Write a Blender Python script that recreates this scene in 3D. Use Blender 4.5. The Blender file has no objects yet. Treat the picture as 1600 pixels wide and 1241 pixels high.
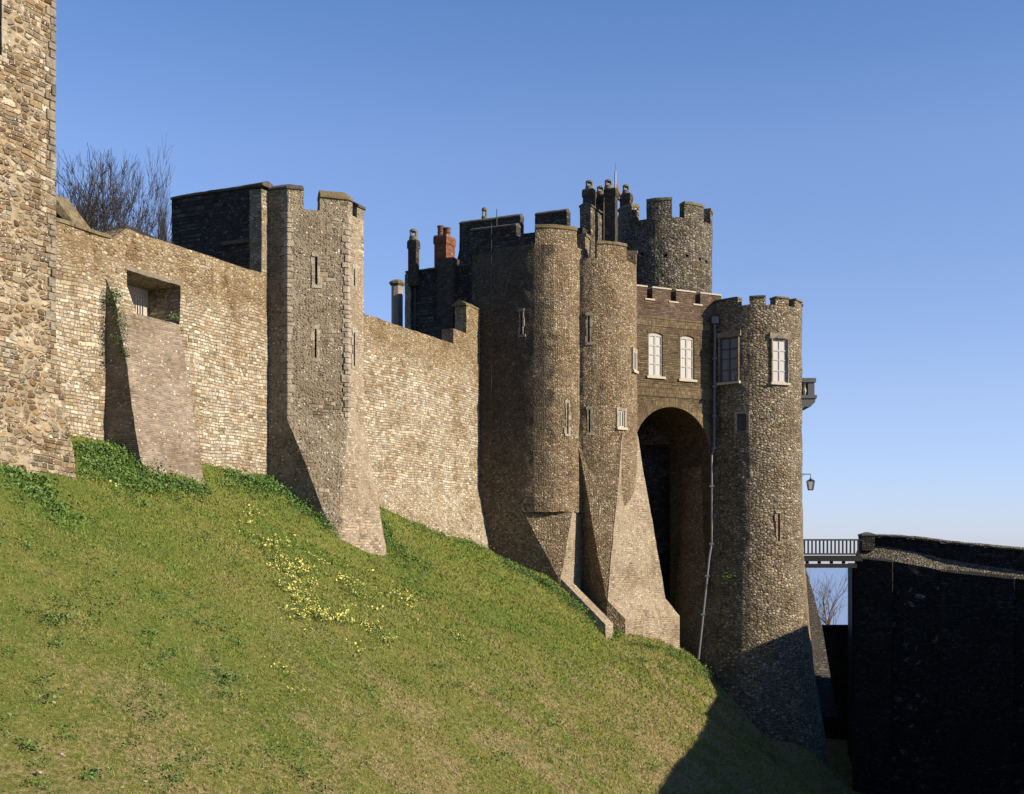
import bpy, bmesh, math, random
import numpy as np
from mathutils import Vector, noise
random.seed(7); rng = np.random.default_rng(7)
R = math.radians
SC = bpy.context.scene
C = SC.collection

# ---------------------------------------------------------------- camera
F = 2000.0                       # focal length in photo pixels (photo 1600 wide)
HZ = 884.0                       # horizon row of the photo
cam = bpy.data.cameras.new('camera'); camo = bpy.data.objects.new('camera', cam); C.objects.link(camo)
cam.sensor_width = 36; cam.lens = 36 * F / 1600; cam.shift_y = (HZ - 620.5) / 1600
cam.clip_start = .1; cam.clip_end = 200000
camo.location = (0, 0, 0); camo.rotation_euler = (R(90), 0, 0)
SC.camera = camo
# ---------------------------------------------------------------- sky and sun
SUN_AZ, SUN_EL = R(-21), R(25)   # azimuth measured from +X towards +Y
w = bpy.data.worlds.new('World'); SC.world = w; w.use_nodes = True
nt = w.node_tree; nt.nodes.clear()
sky = nt.nodes.new('ShaderNodeTexSky'); sky.sky_type = 'NISHITA'; sky.sun_disc = False
sky.sun_elevation = SUN_EL; sky.sun_rotation = R(90) - SUN_AZ
sky.altitude = 100; sky.air_density = 1.0; sky.dust_density = 0.3; sky.ozone_density = 4.0
bg = nt.nodes.new('ShaderNodeBackground'); bg.inputs[1].default_value = 0.074
wo = nt.nodes.new('ShaderNodeOutputWorld')
# film-like blue of the clear sky: stronger near the horizon, where the Nishita sky turns yellow
tcw = nt.nodes.new('ShaderNodeTexCoord'); spw = nt.nodes.new('ShaderNodeSeparateXYZ'); nt.links.new(tcw.outputs['Generated'], spw.inputs[0])
rw = nt.nodes.new('ShaderNodeValToRGB'); nt.links.new(spw.outputs[2], rw.inputs[0])
SKYT = [(0., (.90, .93, 1.38)), (.13, (1.2, 1.04, 1.2)), (.22, (1.18, 1.06, 1.2)), (.306, (1.22, 1.12, 1.26)), (.404, (.90, 1.01, 1.2)), (.7, (.6, .8, 1.05))]
while len(rw.color_ramp.elements) < 6: rw.color_ramp.elements.new(.5)
for e_, (p_, c_) in zip(rw.color_ramp.elements, SKYT): e_.position = p_; e_.color = (*[q / 2 for q in c_], 1)
mw = nt.nodes.new('ShaderNodeMix'); mw.data_type = 'RGBA'; mw.blend_type = 'MULTIPLY'; mw.inputs[0].default_value = 1
nt.links.new(sky.outputs[0], mw.inputs[6]); nt.links.new(rw.outputs[0], mw.inputs[7]); nt.links.new(mw.outputs[2], bg.inputs[0])
bg.inputs[1].default_value *= 2
nt.links.new(bg.outputs[0], wo.inputs[0])
sl = bpy.data.lights.new('sun', 'SUN'); sl.energy = 5.0; sl.angle = R(.5); sl.color = (1, .85, .65)
so = bpy.data.objects.new('sun', sl); C.objects.link(so)
SD = Vector((math.cos(SUN_AZ) * math.cos(SUN_EL), math.sin(SUN_AZ) * math.cos(SUN_EL), math.sin(SUN_EL)))
so.rotation_euler = SD.to_track_quat('Z', 'Y').to_euler(); so.location = (60, -20, 60)
SC.view_settings.view_transform = 'Standard'; SC.view_settings.look = 'None'
SC.view_settings.exposure = 1.0; SC.view_settings.gamma = 1

# ---------------------------------------------------------------- survey frame
# the curtain wall runs along d; n is its outward normal.  (s,t) are metres along d and n.
ta = .475; ca = 1 / math.sqrt(1 + ta * ta); sa = ta * ca
def ST(s, t, z=0.): return Vector((sa * s + ca * t, ca * s - sa * t, z))
def st_of(x, y): return sa * x + ca * y, ca * x - sa * y
D2 = Vector((sa, ca, 0)); N2 = Vector((ca, -sa, 0))
def ray(u): return (u - 800) / F
def t_plane(u, t):            # depth where the bearing of u meets t = const
    r = ray(u); return t / (ca * r - sa)
def s_plane(u, s):
    r = ray(u); return s / (sa * r + ca)
def pt(u, v, D): return Vector((ray(u) * D, D, (HZ - v) / F * D))
def s_at(u, t): D = t_plane(u, t); return D * (sa * ray(u) + ca)
def t_at(u, s): D = s_plane(u, s); return D * (ca * ray(u) - sa)

# ---------------------------------------------------------------- object helpers
def thing(name, label, cat, loc, group=None, kind=None):
    o = bpy.data.objects.new(name, None); C.objects.link(o); o.location = loc
    o.empty_display_size = .3; o['label'] = label; o['category'] = cat
    if group: o['group'] = group
    if kind: o['kind'] = kind
    return o
def tag(o, label=None, cat=None, group=None, kind=None):
    if label: o['label'] = label
    if cat: o['category'] = cat
    if group: o['group'] = group
    if kind: o['kind'] = kind
    return o
def wpos(o):
    p = Vector((0, 0, 0))
    while o is not None: p += o.location; o = o.parent
    return p
def refine(bm, L):
    """split every edge longer than L at its middle until none is left (1-, 2- and 3-edge templates, so no cracks or folds)"""
    bmesh.ops.triangulate(bm, faces=bm.faces[:])
    bmesh.ops.dissolve_degenerate(bm, dist=1e-5, edges=bm.edges[:]); bmesh.ops.triangulate(bm, faces=[f for f in bm.faces if len(f.verts) > 3])
    bm.verts.ensure_lookup_table(); bm.verts.index_update()
    V = [v.co.copy() for v in bm.verts]; T = [tuple(v.index for v in f.verts) for f in bm.faces]; bm.free()
    for _ in range(9):
        mid = {}; L2 = L * L; out = []; any_ = False
        def m(a, b):
            k = (a, b) if a < b else (b, a)
            if k in mid: return mid[k]
            if (V[a] - V[b]).length_squared > L2: V.append((V[a] + V[b]) / 2); mid[k] = len(V) - 1
            else: mid[k] = None
            return mid[k]
        for a, b, c in T:
            x, y, z = m(a, b), m(b, c), m(c, a); n = (x is not None) + (y is not None) + (z is not None)
            if n == 0: out.append((a, b, c)); continue
            any_ = True
            if n == 3: out += [(a, x, z), (x, b, y), (z, y, c), (x, y, z)]; continue
            if n == 1:
                while x is None: a, b, c, x, y, z = b, c, a, y, z, x
                out += [(a, x, c), (x, b, c)]; continue
            while z is not None: a, b, c, x, y, z = b, c, a, y, z, x      # z (c-a) is the unsplit one
            out.append((x, b, y))
            if (V[a] - V[y]).length_squared < (V[x] - V[c]).length_squared: out += [(a, x, y), (a, y, c)]
            else: out += [(a, x, c), (x, y, c)]
        T = out
        if not any_: break
    r = bmesh.new(); vs = [r.verts.new(v) for v in V]
    for t in T:
        try: r.faces.new([vs[i] for i in t])
        except ValueError: pass
    return r
def mk(name, bm, mats, parent=None, facing=None, L=None, amp=.03, uv='box', smooth=None, base=None):
    """link bm (world coordinates) as one mesh object"""
    if not isinstance(mats, (list, tuple)): mats = [mats]
    bmesh.ops.recalc_face_normals(bm, faces=bm.faces[:])
    if L: bm = refine(bm, L)
    lay = bm.loops.layers.uv.new('UVMap')
    bm.normal_update()
    for f in bm.faces:
        nrm = f.normal
        if abs(nrm.z) > .85: tx, ty = D2, N2
        else:
            tx = Vector((-nrm.y, nrm.x, 0)).normalized(); ty = None
        for l in f.loops:
            co = l.vert.co
            if uv == 'box' or abs(nrm.z) > .85:
                l[lay].uv = (co.dot(tx), co.z if ty is None else co.dot(ty))
            else:
                l[lay].uv = (uv[2] * math.atan2(co.x - uv[0], -(co.y - uv[1])), co.z)
    if L and amp:
        for v in bm.verts:
            co = v.co.copy()
            v.co += noise.noise_vector(co * .6) * amp * 1.3 + noise.noise_vector(co * 2.7) * amp * .8
    org = base if base is not None else (wpos(parent) if parent else Vector((0, 0, 0)))
    if parent is None and base is None and len(bm.verts):
        org = Vector((0, 0, 0))
    for v in bm.verts: v.co -= org
    me = bpy.data.meshes.new(name); bm.to_mesh(me); bm.free()
    for m in mats: me.materials.append(m)
    if facing is not None:
        for p in me.polygons: p.material_index = 1 if p.normal.dot(facing) > .8 else 0
    o = bpy.data.objects.new(name, me); C.objects.link(o)
    if parent: o.parent = parent
    else: o.location = org
    if smooth or (smooth is None and L):
        for p in me.polygons: p.use_smooth = True
        me.set_sharp_from_angle(angle=R(smooth if smooth else 32))
    return o
def loft(bm, rings, mi=0):
    """rings of equal length (list of Vectors), closed solid"""
    vs = [[bm.verts.new(p) for p in r] for r in rings]
    n = len(vs[0])
    for a, b in zip(vs, vs[1:]):
        for i in range(n):
            f = bm.faces.new((a[i], a[(i + 1) % n], b[(i + 1) % n], b[i])); f.material_index = mi
    f = bm.faces.new(vs[0][::-1]); f.material_index = mi
    f = bm.faces.new(vs[-1]); f.material_index = mi
    return bm
def prism(bm, poly, z0, z1, mi=0):
    return loft(bm, [[Vector((p[0], p[1], z0)) for p in poly], [Vector((p[0], p[1], z1)) for p in poly]], mi)
def box(bm, O, r, o, x0, x1, y0, y1, z0, z1, mi=0):
    """box in a local frame: r = right, o = outward, z up"""
    P = lambda x, y, z: O + r * x + o * y + Vector((0, 0, z))
    return loft(bm, [[P(x0, y0, z0), P(x1, y0, z0), P(x1, y1, z0), P(x0, y1, z0)],
                     [P(x0, y0, z1), P(x1, y0, z1), P(x1, y1, z1), P(x0, y1, z1)]], mi)
def stbox(bm, s0, s1, t0, t1, z0, z1, mi=0):
    return loft(bm, [[ST(s0, t0, z0), ST(s1, t0, z0), ST(s1, t1, z0), ST(s0, t1, z0)],
                     [ST(s0, t0, z1), ST(s1, t0, z1), ST(s1, t1, z1), ST(s0, t1, z1)]], mi)
def extr(bm, pts, off, mi=0):
    return loft(bm, [list(pts), [p + off for p in pts]], mi)
def tube(bm, pts, rad, n=8, mi=0):
    rings = []
    for i, p in enumerate(pts):
        a = pts[max(i - 1, 0)]; b = pts[min(i + 1, len(pts) - 1)]
        d = (b - a).normalized(); x = d.orthogonal().normalized()
        if abs(d.z) < .99: x = d.cross(Vector((0, 0, 1))).normalized()
        y = d.cross(x); r = rad[i] if isinstance(rad, (list, tuple)) else rad
        rings.append([p + x * r * math.cos(2 * math.pi * k / n) + y * r * math.sin(2 * math.pi * k / n) for k in range(n)])
    return loft(bm, rings, mi)
def lathe(bm, c, prof, n=12, mi=0, rot=0):
    return loft(bm, [[Vector((c.x + r * math.cos(2 * math.pi * k / n + rot), c.y + r * math.sin(2 * math.pi * k / n + rot), z)) for k in range(n)] for r, z in prof], mi)
def arcprism(bm, c, r0, r1, a0, a1, z0, z1, mi=0):
    n = max(2, int(abs(a1 - a0) / R(6)))
    A = [a0 + (a1 - a0) * i / n for i in range(n + 1)]
    out = [Vector((c.x + r1 * math.cos(a), c.y + r1 * math.sin(a), 0)) for a in A]
    inn = [Vector((c.x + r0 * math.cos(a), c.y + r0 * math.sin(a), 0)) for a in A[::-1]]
    return prism(bm, out + inn, z0, z1, mi)
def cut(bm, cutter):
    """boolean difference, returns a new bmesh"""
    bmesh.ops.recalc_face_normals(bm, faces=bm.faces[:]); bmesh.ops.recalc_face_normals(cutter, faces=cutter.faces[:])
    a = bpy.data.meshes.new('a'); bm.to_mesh(a); b = bpy.data.meshes.new('b'); cutter.to_mesh(b)
    oa = bpy.data.objects.new('a', a); ob = bpy.data.objects.new('b', b); C.objects.link(oa); C.objects.link(ob)
    m = oa.modifiers.new('m', 'BOOLEAN'); m.operation = 'DIFFERENCE'; m.object = ob; m.solver = 'EXACT'
    dg = bpy.context.evaluated_depsgraph_get(); me = oa.evaluated_get(dg).to_mesh()
    r = bmesh.new(); r.from_mesh(me); oa.evaluated_get(dg).to_mesh_clear()
    bpy.data.objects.remove(oa); bpy.data.objects.remove(ob); bpy.data.meshes.remove(a); bpy.data.meshes.remove(b)
    bm.free(); cutter.free()
    return r
def circ_hit(u, c, rad):
    r = ray(u); dx, dy = r, 1.0
    a = dx * dx + dy * dy; b = -2 * (dx * c.x + dy * c.y); cc = c.x ** 2 + c.y ** 2 - rad * rad
    disc = b * b - 4 * a * cc
    if disc < 0:
        D = (c.x * dx + c.y * dy) / a
    else: D = (-b - math.sqrt(disc)) / 2 / a
    ang = math.atan2(D - c.y, r * D - c.x)
    return D, ang
def frame_circ(u, c, rad):
    D, a = circ_hit(u, c, rad); o = Vector((math.cos(a), math.sin(a), 0))
    return Vector((c.x, c.y, 0)) + o * rad, Vector((-o.y, o.x, 0)), o, D     # origin, right (as seen), outward, depth
def zv(v, D): return (HZ - v) / F * D

# ---------------------------------------------------------------- materials
class NB:
    def __init__(s, name):
        s.m = bpy.data.materials.new(name); s.m.use_nodes = True; s.t = s.m.node_tree; s.t.nodes.clear()
        s.out = s.t.nodes.new('ShaderNodeOutputMaterial'); s.b = s.t.nodes.new('ShaderNodeBsdfPrincipled')
        s.t.links.new(s.b.outputs[0], s.out.inputs[0])
    def setin(s, n, k, v):
        if hasattr(v, 'bl_idname') or isinstance(v, bpy.types.NodeSocket): s.t.links.new(v, n.inputs[k])
        else: n.inputs[k].default_value = v
    def n(s, typ, ins=None, out=0, **kw):
        n = s.t.nodes.new(typ)
        for k, v in kw.items(): setattr(n, k, v)
        for k, v in (ins or {}).items(): s.setin(n, k, v)
        return n.outputs[out] if out is not None else n
    def math(s, op, a, b=0., c=0., clamp=False):
        return s.n('ShaderNodeMath', {0: a, 1: b, 2: c}, operation=op, use_clamp=clamp)
    def vmath(s, op, a, b=(0, 0, 0)):
        return s.n('ShaderNodeVectorMath', {0: a, 1: b}, operation=op)
    def mixc(s, f, a, b, blend='MIX'):
        n = s.n('ShaderNodeMix', None, None, data_type='RGBA', blend_type=blend)
        s.setin(n, 0, f); s.setin(n, 6, a); s.setin(n, 7, b); return n.outputs[2]
    def mixf(s, f, a, b):
        n = s.n('ShaderNodeMix', None, None, data_type='FLOAT'); s.setin(n, 0, f); s.setin(n, 2, a); s.setin(n, 3, b); return n.outputs[0]
    def ramp(s, f, stops, interp='LINEAR'):
        n = s.t.nodes.new('ShaderNodeValToRGB'); s.t.links.new(f, n.inputs[0]); cr = n.color_ramp; cr.interpolation = interp
        while len(cr.elements) < len(stops): cr.elements.new(.5)
        for e, (p, c) in zip(cr.elements, stops):
            e.position = p; e.color = (c[0], c[1], c[2], 1) if isinstance(c, (tuple, list)) else (c, c, c, 1)
        return n.outputs[0]
    def noise(s, vec, scale, detail=3, rough=.55, out=0, dim='3D'):
        return s.n('ShaderNodeTexNoise', {'Vector': vec, 'Scale': scale, 'Detail': detail, 'Roughness': rough}, out, noise_dimensions=dim)
    def map01(s, f, a, b, c=0., d=1., smooth=True):
        return s.n('ShaderNodeMapRange', {0: f, 1: a, 2: b, 3: c, 4: d}, interpolation_type='SMOOTHSTEP' if smooth else 'LINEAR')
    def sep(s, v): return s.n('ShaderNodeSeparateXYZ', {0: v}, None).outputs
    def fin(s, col, rough=.9, height=None, dist=.03, spec=.2, strength=1., K=.58):
        if isinstance(col, tuple): col = tuple(x * K for x in col[:3]) + (1,)
        elif K != 1: col = s.mixc(1., col, (K, K, K, 1), 'MULTIPLY')
        s.setin(s.b, 'Base Color', col); s.setin(s.b, 'Roughness', rough); s.b.inputs['Specular IOR Level'].default_value = spec
        if height is not None:
            bp = s.n('ShaderNodeBump', {'Height': height, 'Distance': dist, 'Strength': strength}); s.t.links.new(bp, s.b.inputs['Normal'])
        return s.m
def rgbs(*c): return tuple(((x / 255 + .055) / 1.055) ** 2.4 if x > 10 else x / 255 / 12.92 for x in c)

def masonry(name, pal, mortar, cell=(.16, .16, .11), block=None, mask=None, mort=.012, stain=((.42, .33, .22), .5), dist=.035,
            speck=.1, spc=(.85, .82, .74), dark=.0, lichen=None, bumpn=.35, rubrand=.9, hue=None, var=.55, strk=.35, zone=None, white=False, spsc=13., flank_shade=None):
    """rubble stones from 3-D Voronoi cells, coursed blocks from the UV map (metres); block=(w,h), mask mixes the two"""
    b = NB(name)
    tc = b.n('ShaderNodeTexCoord', None, None); P = tc.outputs['Object']; UV = tc.outputs['UV']
    wob = b.noise(P, 5.5, 2, out=1); wv = b.vmath('SCALE', b.vmath('SUBTRACT', wob, (.5, .5, .5)), (0, 0, 0)); wv.node.inputs['Scale'].default_value = .05
    # rubble
    q = b.vmath('DIVIDE', b.vmath('ADD', P, wv), cell)
    vo = b.n('ShaderNodeTexVoronoi', {'Vector': q, 'Scale': 1., 'Randomness': rubrand}, None, feature='F1')
    ve = b.n('ShaderNodeTexVoronoi', {'Vector': q, 'Scale': 1., 'Randomness': rubrand}, feature='DISTANCE_TO_EDGE')
    e_r = b.math('MULTIPLY', b.math('MINIMUM', ve, b.math('MULTIPLY', b.math('SUBTRACT', .80, vo.outputs['Distance']), .55)), min(cell)); rr = b.sep(vo.outputs['Color'])
    r0, r1, r2 = rr[0], rr[1], rr[2]; edge = e_r
    if block:
        bw, bh = block
        uvw = b.vmath('ADD', UV, wv); uu = b.sep(uvw)
        n1 = b.n('ShaderNodeTexNoise', {'W': uu[1], 'Scale': 1.3, 'Detail': 1}, noise_dimensions='1D')
        n2 = b.noise(UV, .35, 1)
        vv = b.math('ADD', uu[1], b.math('MULTIPLY', b.math('ADD', n1, b.math('MULTIPLY', n2, 1.6)), bh * 1.7))
        vr = b.math('DIVIDE', vv, bh); row = b.math('FLOOR', vr); fv = b.math('FRACT', vr)
        wr = b.n('ShaderNodeTexWhiteNoise', {'W': row}, None, noise_dimensions='1D'); wrs = b.sep(wr.outputs['Color'])
        wd = b.math('MULTIPLY_ADD', wrs[0], bw * .9, bw * .6)
        ur = b.math('ADD', b.math('DIVIDE', uu[0], wd), b.math('MULTIPLY', wrs[1], 9.))
        un = b.n('ShaderNodeTexNoise', {'W': b.math('ADD', ur, b.math('MULTIPLY', row, 7.3)), 'Scale': .9, 'Detail': 0}, noise_dimensions='1D')
        ur = b.math('ADD', ur, b.math('MULTIPLY', un, .9))
        col = b.math('FLOOR', ur); fu = b.math('FRACT', ur)
        cid = b.n('ShaderNodeCombineXYZ', {0: col, 1: row, 2: 3.1}); wn = b.n('ShaderNodeTexWhiteNoise', {'Vector': cid}, None, noise_dimensions='3D')
        wc = b.sep(wn.outputs['Color'])
        eu = b.math('MULTIPLY', b.math('MINIMUM', fu, b.math('SUBTRACT', 1., fu)), wd)
        ev = b.math('MULTIPLY', b.math('MINIMUM', fv, b.math('SUBTRACT', 1., fv)), bh)
        e_b = b.math('MINIMUM', eu, ev)
        if mask is None: r0, r1, r2, edge = wc[0], wc[1], wc[2], e_b
        else:
            mk_ = mask(b, P, UV)
            # switch per rough patch
            mk_ = b.math('GREATER_THAN', mk_, .5)
            r0 = b.mixf(mk_, r0, wc[0]); r1 = b.mixf(mk_, r1, wc[1]); r2 = b.mixf(mk_, r2, wc[2]); edge = b.mixf(mk_, e_r, e_b)
    big = b.noise(P, .45, 4, .6); mid = b.noise(P, 2.2, 4, .6); fine = b.noise(P, 38, 3, .7)
    # palette choice drifts with large noise so that patches of like stone form
    rp = b.math('ADD', b.math('MULTIPLY', r0, .8), b.math('MULTIPLY', b.map01(big, .3, .7), .2))
    colr = b.ramp(rp, pal)
    br = b.math('MULTIPLY_ADD', r1, var, 1 - var * .58)
    br = b.math('MULTIPLY', br, b.math('MULTIPLY_ADD', fine, .7, .65))
    colr = b.mixc(1., colr, b.n('ShaderNodeCombineColor', {0: br, 1: br, 2: br}), 'MULTIPLY')
    mcol = b.mixc(b.map01(mid, .3, .7), tuple(x * .72 for x in mortar) + (1,), tuple(mortar) + (1,))
    jm = b.map01(b.math('ADD', edge, b.math('MULTIPLY', b.math('SUBTRACT', fine, .5), .02)), mort * .5, mort * 1.6)
    # lost mortar / recess patches vary
    colr = b.mixc(jm, mcol, colr)
    # white flint / chalk specks
    vs = b.n('ShaderNodeTexVoronoi', {'Vector': P, 'Scale': spsc}, None, feature='F1'); sr = b.sep(vs.outputs['Color'])
    spk = b.math('MULTIPLY', b.math('GREATER_THAN', sr[0], 1 - speck), b.map01(vs.outputs['Distance'], .48, .30))
    colr = b.mixc(spk, colr, tuple(spc) + (1,))
    if dark:
        dk = b.math('MULTIPLY', b.math('LESS_THAN', sr[1], dark), b.map01(vs.outputs['Distance'], .45, .3))
        colr = b.mixc(b.math('MULTIPLY', dk, .85), colr, (.035, .033, .03, 1))
    # weathering
    st = b.math('MULTIPLY', b.map01(b.noise(P, .8, 5, .65), .42, .72), stain[1])
    colr = b.mixc(st, colr, b.mixc(1., colr, tuple(stain[0]) + (1,), 'MULTIPLY'))
    zst = b.vmath('MULTIPLY', P, (2.2, 2.2, .18)); streak = b.map01(b.noise(zst, 1.6, 4, .6), .52, .78)
    colr = b.mixc(b.math('MULTIPLY', streak, strk), colr, b.mixc(1., colr, (.45, .42, .36, 1), 'MULTIPLY'))
    if lichen:
        colr = b.mixc(b.math('MULTIPLY', b.map01(b.noise(P, 3.3, 5, .7), .5, .64), lichen[1]), colr, tuple(lichen[0]) + (1,))
    if zone:      # browner weathered head of the wall (height above the thing's foot)
        zz = b.math('ADD', b.sep(UV)[1], b.math('MULTIPLY', b.math('SUBTRACT', big, .5), 2.4))
        colr = b.mixc(b.map01(zz, zone[0], zone[1]), colr, b.mixc(1., colr, tuple(zone[2]) + (1,), 'MULTIPLY'))
    if flank_shade:     # paints shade on the sunless flank: near-black colour, ragged edge
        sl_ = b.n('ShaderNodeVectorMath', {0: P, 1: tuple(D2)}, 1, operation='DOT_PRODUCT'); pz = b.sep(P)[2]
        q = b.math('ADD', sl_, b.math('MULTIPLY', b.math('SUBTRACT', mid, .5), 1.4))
        nm = b.math('MULTIPLY', b.map01(q, flank_shade[0], flank_shade[1]), b.map01(b.math('ADD', pz, b.math('MULTIPLY', big, 4.)), 3.5, 9.))
        colr = b.mixc(b.math('MULTIPLY', nm, flank_shade[2]), colr, (.035, .034, .034, 1))
    if white:     # lime run-off: short pale vertical runs
        wz = b.noise(b.vmath('MULTIPLY', P, (7., 7., .55)), 1., 2, .6); uz = b.sep(UV)[1]
        wm = b.math('MULTIPLY', b.map01(wz, .60, .66), b.math('MULTIPLY', b.map01(uz, 1.6, 2.6), b.map01(uz, 5.2, 4.)))
        wm = b.math('MULTIPLY', wm, b.map01(b.noise(P, .55, 2), .5, .6))
        colr = b.mixc(b.math('MULTIPLY', wm, .8), colr, (.82, .78, .70, 1))
    if hue: colr = b.mixc(1., colr, tuple(hue) + (1,), 'MULTIPLY')
    h = b.math('ADD', b.math('MULTIPLY', b.map01(edge, 0., mort * 3.2), b.math('MULTIPLY_ADD', r2, .9, .45)), b.math('MULTIPLY', fine, bumpn))
    h = b.math('ADD', h, b.math('MULTIPLY', mid, .8))
    h = b.math('ADD', h, b.math('MULTIPLY', spk, .5))
    return b.fin(colr, .93, h, dist)

def simple(name, col, rough=.8, var=.25, scale=6., bump=.01, metal=0, col2=None, spec=.3):
    b = NB(name); tc = b.n('ShaderNodeTexCoord', None, None); P = tc.outputs['Object']
    a = b.noise(P, scale, 5, .65); c2 = col2 or tuple(x * (1 - var) for x in col)
    cc = b.mixc(b.map01(a, .3, .7), tuple(c2) + (1,), tuple(col) + (1,))
    b.b.inputs['Metallic'].default_value = metal
    return b.fin(cc, rough, b.noise(P, scale * 6, 4), bump, spec)

P_near = [(0, (.10, .07, .045)), (.2, (.26, .165, .08)), (.36, (.44, .32, .18)), (.52, (.20, .165, .12)), (.68, (.5, .40, .26)), (.86, (.64, .55, .41)), (1, (.11, .10, .095))]
P_wall = [(0, (.34, .24, .14)), (.25, (.48, .37, .24)), (.5, (.58, .49, .36)), (.72, (.62, .55, .43)), (.9, (.72, .66, .55)), (1, (.44, .33, .21))]
P_butt = [(0, (.27, .21, .15)), (.4, (.40, .33, .25)), (.7, (.34, .28, .22)), (1, (.48, .42, .34))]
P_drum = [(0, (.14, .11, .07)), (.3, (.27, .215, .14)), (.6, (.38, .31, .21)), (.85, (.45, .39, .29)), (1, (.2, .17, .13))]
P_flint = [(0, (.06, .055, .045)), (.35, (.18, .16, .12)), (.6, (.30, .265, .20)), (.85, (.42, .38, .3)), (1, (.1, .09, .08))]
P_brick = [(0, (.075, .048, .032)), (.4, (.13, .10, .06)), (.7, (.17, .135, .085)), (1, (.11, .06, .045))]

def mask_wall(b, P, UV):
    z = b.sep(UV)[1]
    m = b.map01(z, 2.2, 3.6); m2 = b.map01(z, 8.6, 7.4)
    return b.math('ADD', b.math('MULTIPLY', b.math('MULTIPLY', m, m2), .42), b.math('MULTIPLY', b.math('SUBTRACT', b.noise(P, 1.0, 5, .65), .32), 1.4))
def mask_low(b, P, UV): return b.math('ADD', b.noise(P, .9, 3), -.06)
def mask_near(b, P, UV): return b.math('ADD', b.noise(P, 1.1, 4), .0)
M = {}
M['near'] = masonry('orange_brown_rubble', P_near, (.56, .46, .31), (.23, .23, .13), (.24, .125), mask_near, mort=.010, dist=.06, speck=.2, dark=.07, var=.8, spsc=17, hue=(.96, .97, .98))
M['wall'] = masonry('pale_coursed_ragstone', P_wall, (.43, .34, .22), (.14, .14, .085), (.19, .10), mask_wall, mort=.006, dist=.03, speck=.14, stain=((.55, .43, .29), .75), spc=(.8, .75, .66), hue=(.90, .935, .95), var=.6, dark=.05, zone=(7.4, 8.8, (.78, .72, .62)), white=True)
M['butt'] = masonry('grey_brown_thin_ragstone', P_butt, (.42, .35, .27), (.1, .1, .06), (.16, .055), None, mort=.007, dist=.02, speck=.06)
M['tower'] = masonry('buff_flint_rubble', [(0, (.15, .13, .095)), (.4, (.30, .26, .185)), (.75, (.44, .385, .29)), (1, (.36, .26, .16))], (.38, .325, .235), (.09, .09, .065), (.25, .12), None if 0 else (lambda b, P, UV: b.math('ADD', b.noise(P, .9, 3), -.09)), mort=.009, dist=.04, speck=.12, dark=.08)
M['drum'] = masonry('brown_flint_rubble', P_drum, (.26, .20, .13), (.1, .1, .07), None, None, mort=.006, dist=.042, var=.8, strk=.15, speck=.13, dark=.09, hue=(1.16, 1.12, 1.06), spc=(.72, .68, .58), stain=((.5, .42, .3), .6))
M['druma'] = masonry('brown_flint_rubble_shaded_flank', P_drum, (.26, .20, .13), (.1, .1, .07), None, None, mort=.006, dist=.042, var=.8, strk=.15, speck=.13, dark=.09, hue=(1.16, 1.12, 1.06), spc=(.72, .68, .58), stain=((.5, .42, .3), .6), flank_shade=(-1.5, -1.95, .72))  # drum stone with the flank's shade mixed into its colour
M['flint'] = masonry('dark_knapped_flint', P_flint, (.17, .15, .11), (.16, .16, .11), None, None, mort=.009, var=.8, strk=.2, dist=.07, speck=.12, dark=.14, spc=(.66, .62, .54))
M['gate'] = masonry('grey_buff_flint_rubble', [(0, (.13, .11, .08)), (.35, (.25, .215, .155)), (.65, (.38, .33, .24)), (.9, (.5, .44, .33)), (1, (.2, .18, .14))], (.21, .175, .12), (.17, .17, .11), None, None, mort=.009, var=.8, strk=.2, dist=.07, speck=.12, dark=.08, spc=(.7, .66, .57), hue=(1.15, 1.13, 1.1))
M['spur'] = masonry('warm_buff_rubble_spur', [(0, (.26, .2, .13)), (.4, (.42, .34, .24)), (.75, (.52, .45, .33)), (1, (.36, .3, .22))], (.5, .42, .31), (.08, .08, .06), (.2, .09), (lambda b, P, UV: b.math('ADD', b.noise(P, 1.1, 3), -.02)), mort=.008, dist=.03, speck=.1)
M['dark'] = masonry('shade_dark_flint', [(0, (.035, .033, .032)), (.5, (.075, .07, .065)), (.85, (.13, .12, .105)), (1, (.22, .2, .18))], (.06, .056, .05), (.16, .16, .1), (.3, .13), (lambda b, P, UV: b.noise(P, 1., 3)), mort=.01, dist=.05, speck=.04, spc=(.3, .29, .27))  # dark tone puts the shade of the sunless walls into the stone
M['flank'] = masonry('shaded_flint_flank', [(0, (.05, .045, .038)), (.5, (.10, .09, .075)), (.85, (.18, .16, .13)), (1, (.3, .27, .23))], (.10, .085, .065), (.13, .13, .08), (.28, .12), (lambda b, P, UV: b.math('ADD', b.noise(P, 1., 3), -.05)), mort=.008, dist=.05, speck=.08, spc=(.42, .4, .36))  # stone darkened to carry the flank's shade; unused
M['darkest'] = masonry('shade_black_flint', [(0, (.018, .017, .017)), (.5, (.04, .037, .035)), (.85, (.075, .07, .06)), (1, (.13, .12, .105))], (.03, .028, .025), (.16, .16, .1), (.3, .13), (lambda b, P, UV: b.noise(P, 1., 3)), mort=.01, dist=.05, speck=.04, spc=(.2, .19, .18))  # near-black tone puts the deep shade of the ditch into the stone colour
M['brick'] = masonry('green_brown_brick', P_brick, (.075, .065, .045), (.1, .1, .06), (.2, .082), None, mort=.008, dist=.02, speck=.0, stain=((.6, .5, .4), .5), hue=(1.32, 1.33, 1.26))
M['brickred'] = masonry('purple_red_brick', [(0, (.085, .055, .045)), (.5, (.14, .09, .068)), (1, (.19, .14, .105))], (.12, .10, .08), (.1, .1, .06), (.2, .082), None, mort=.008, dist=.02, speck=.0, hue=(1.32, 1.33, 1.26))
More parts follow.
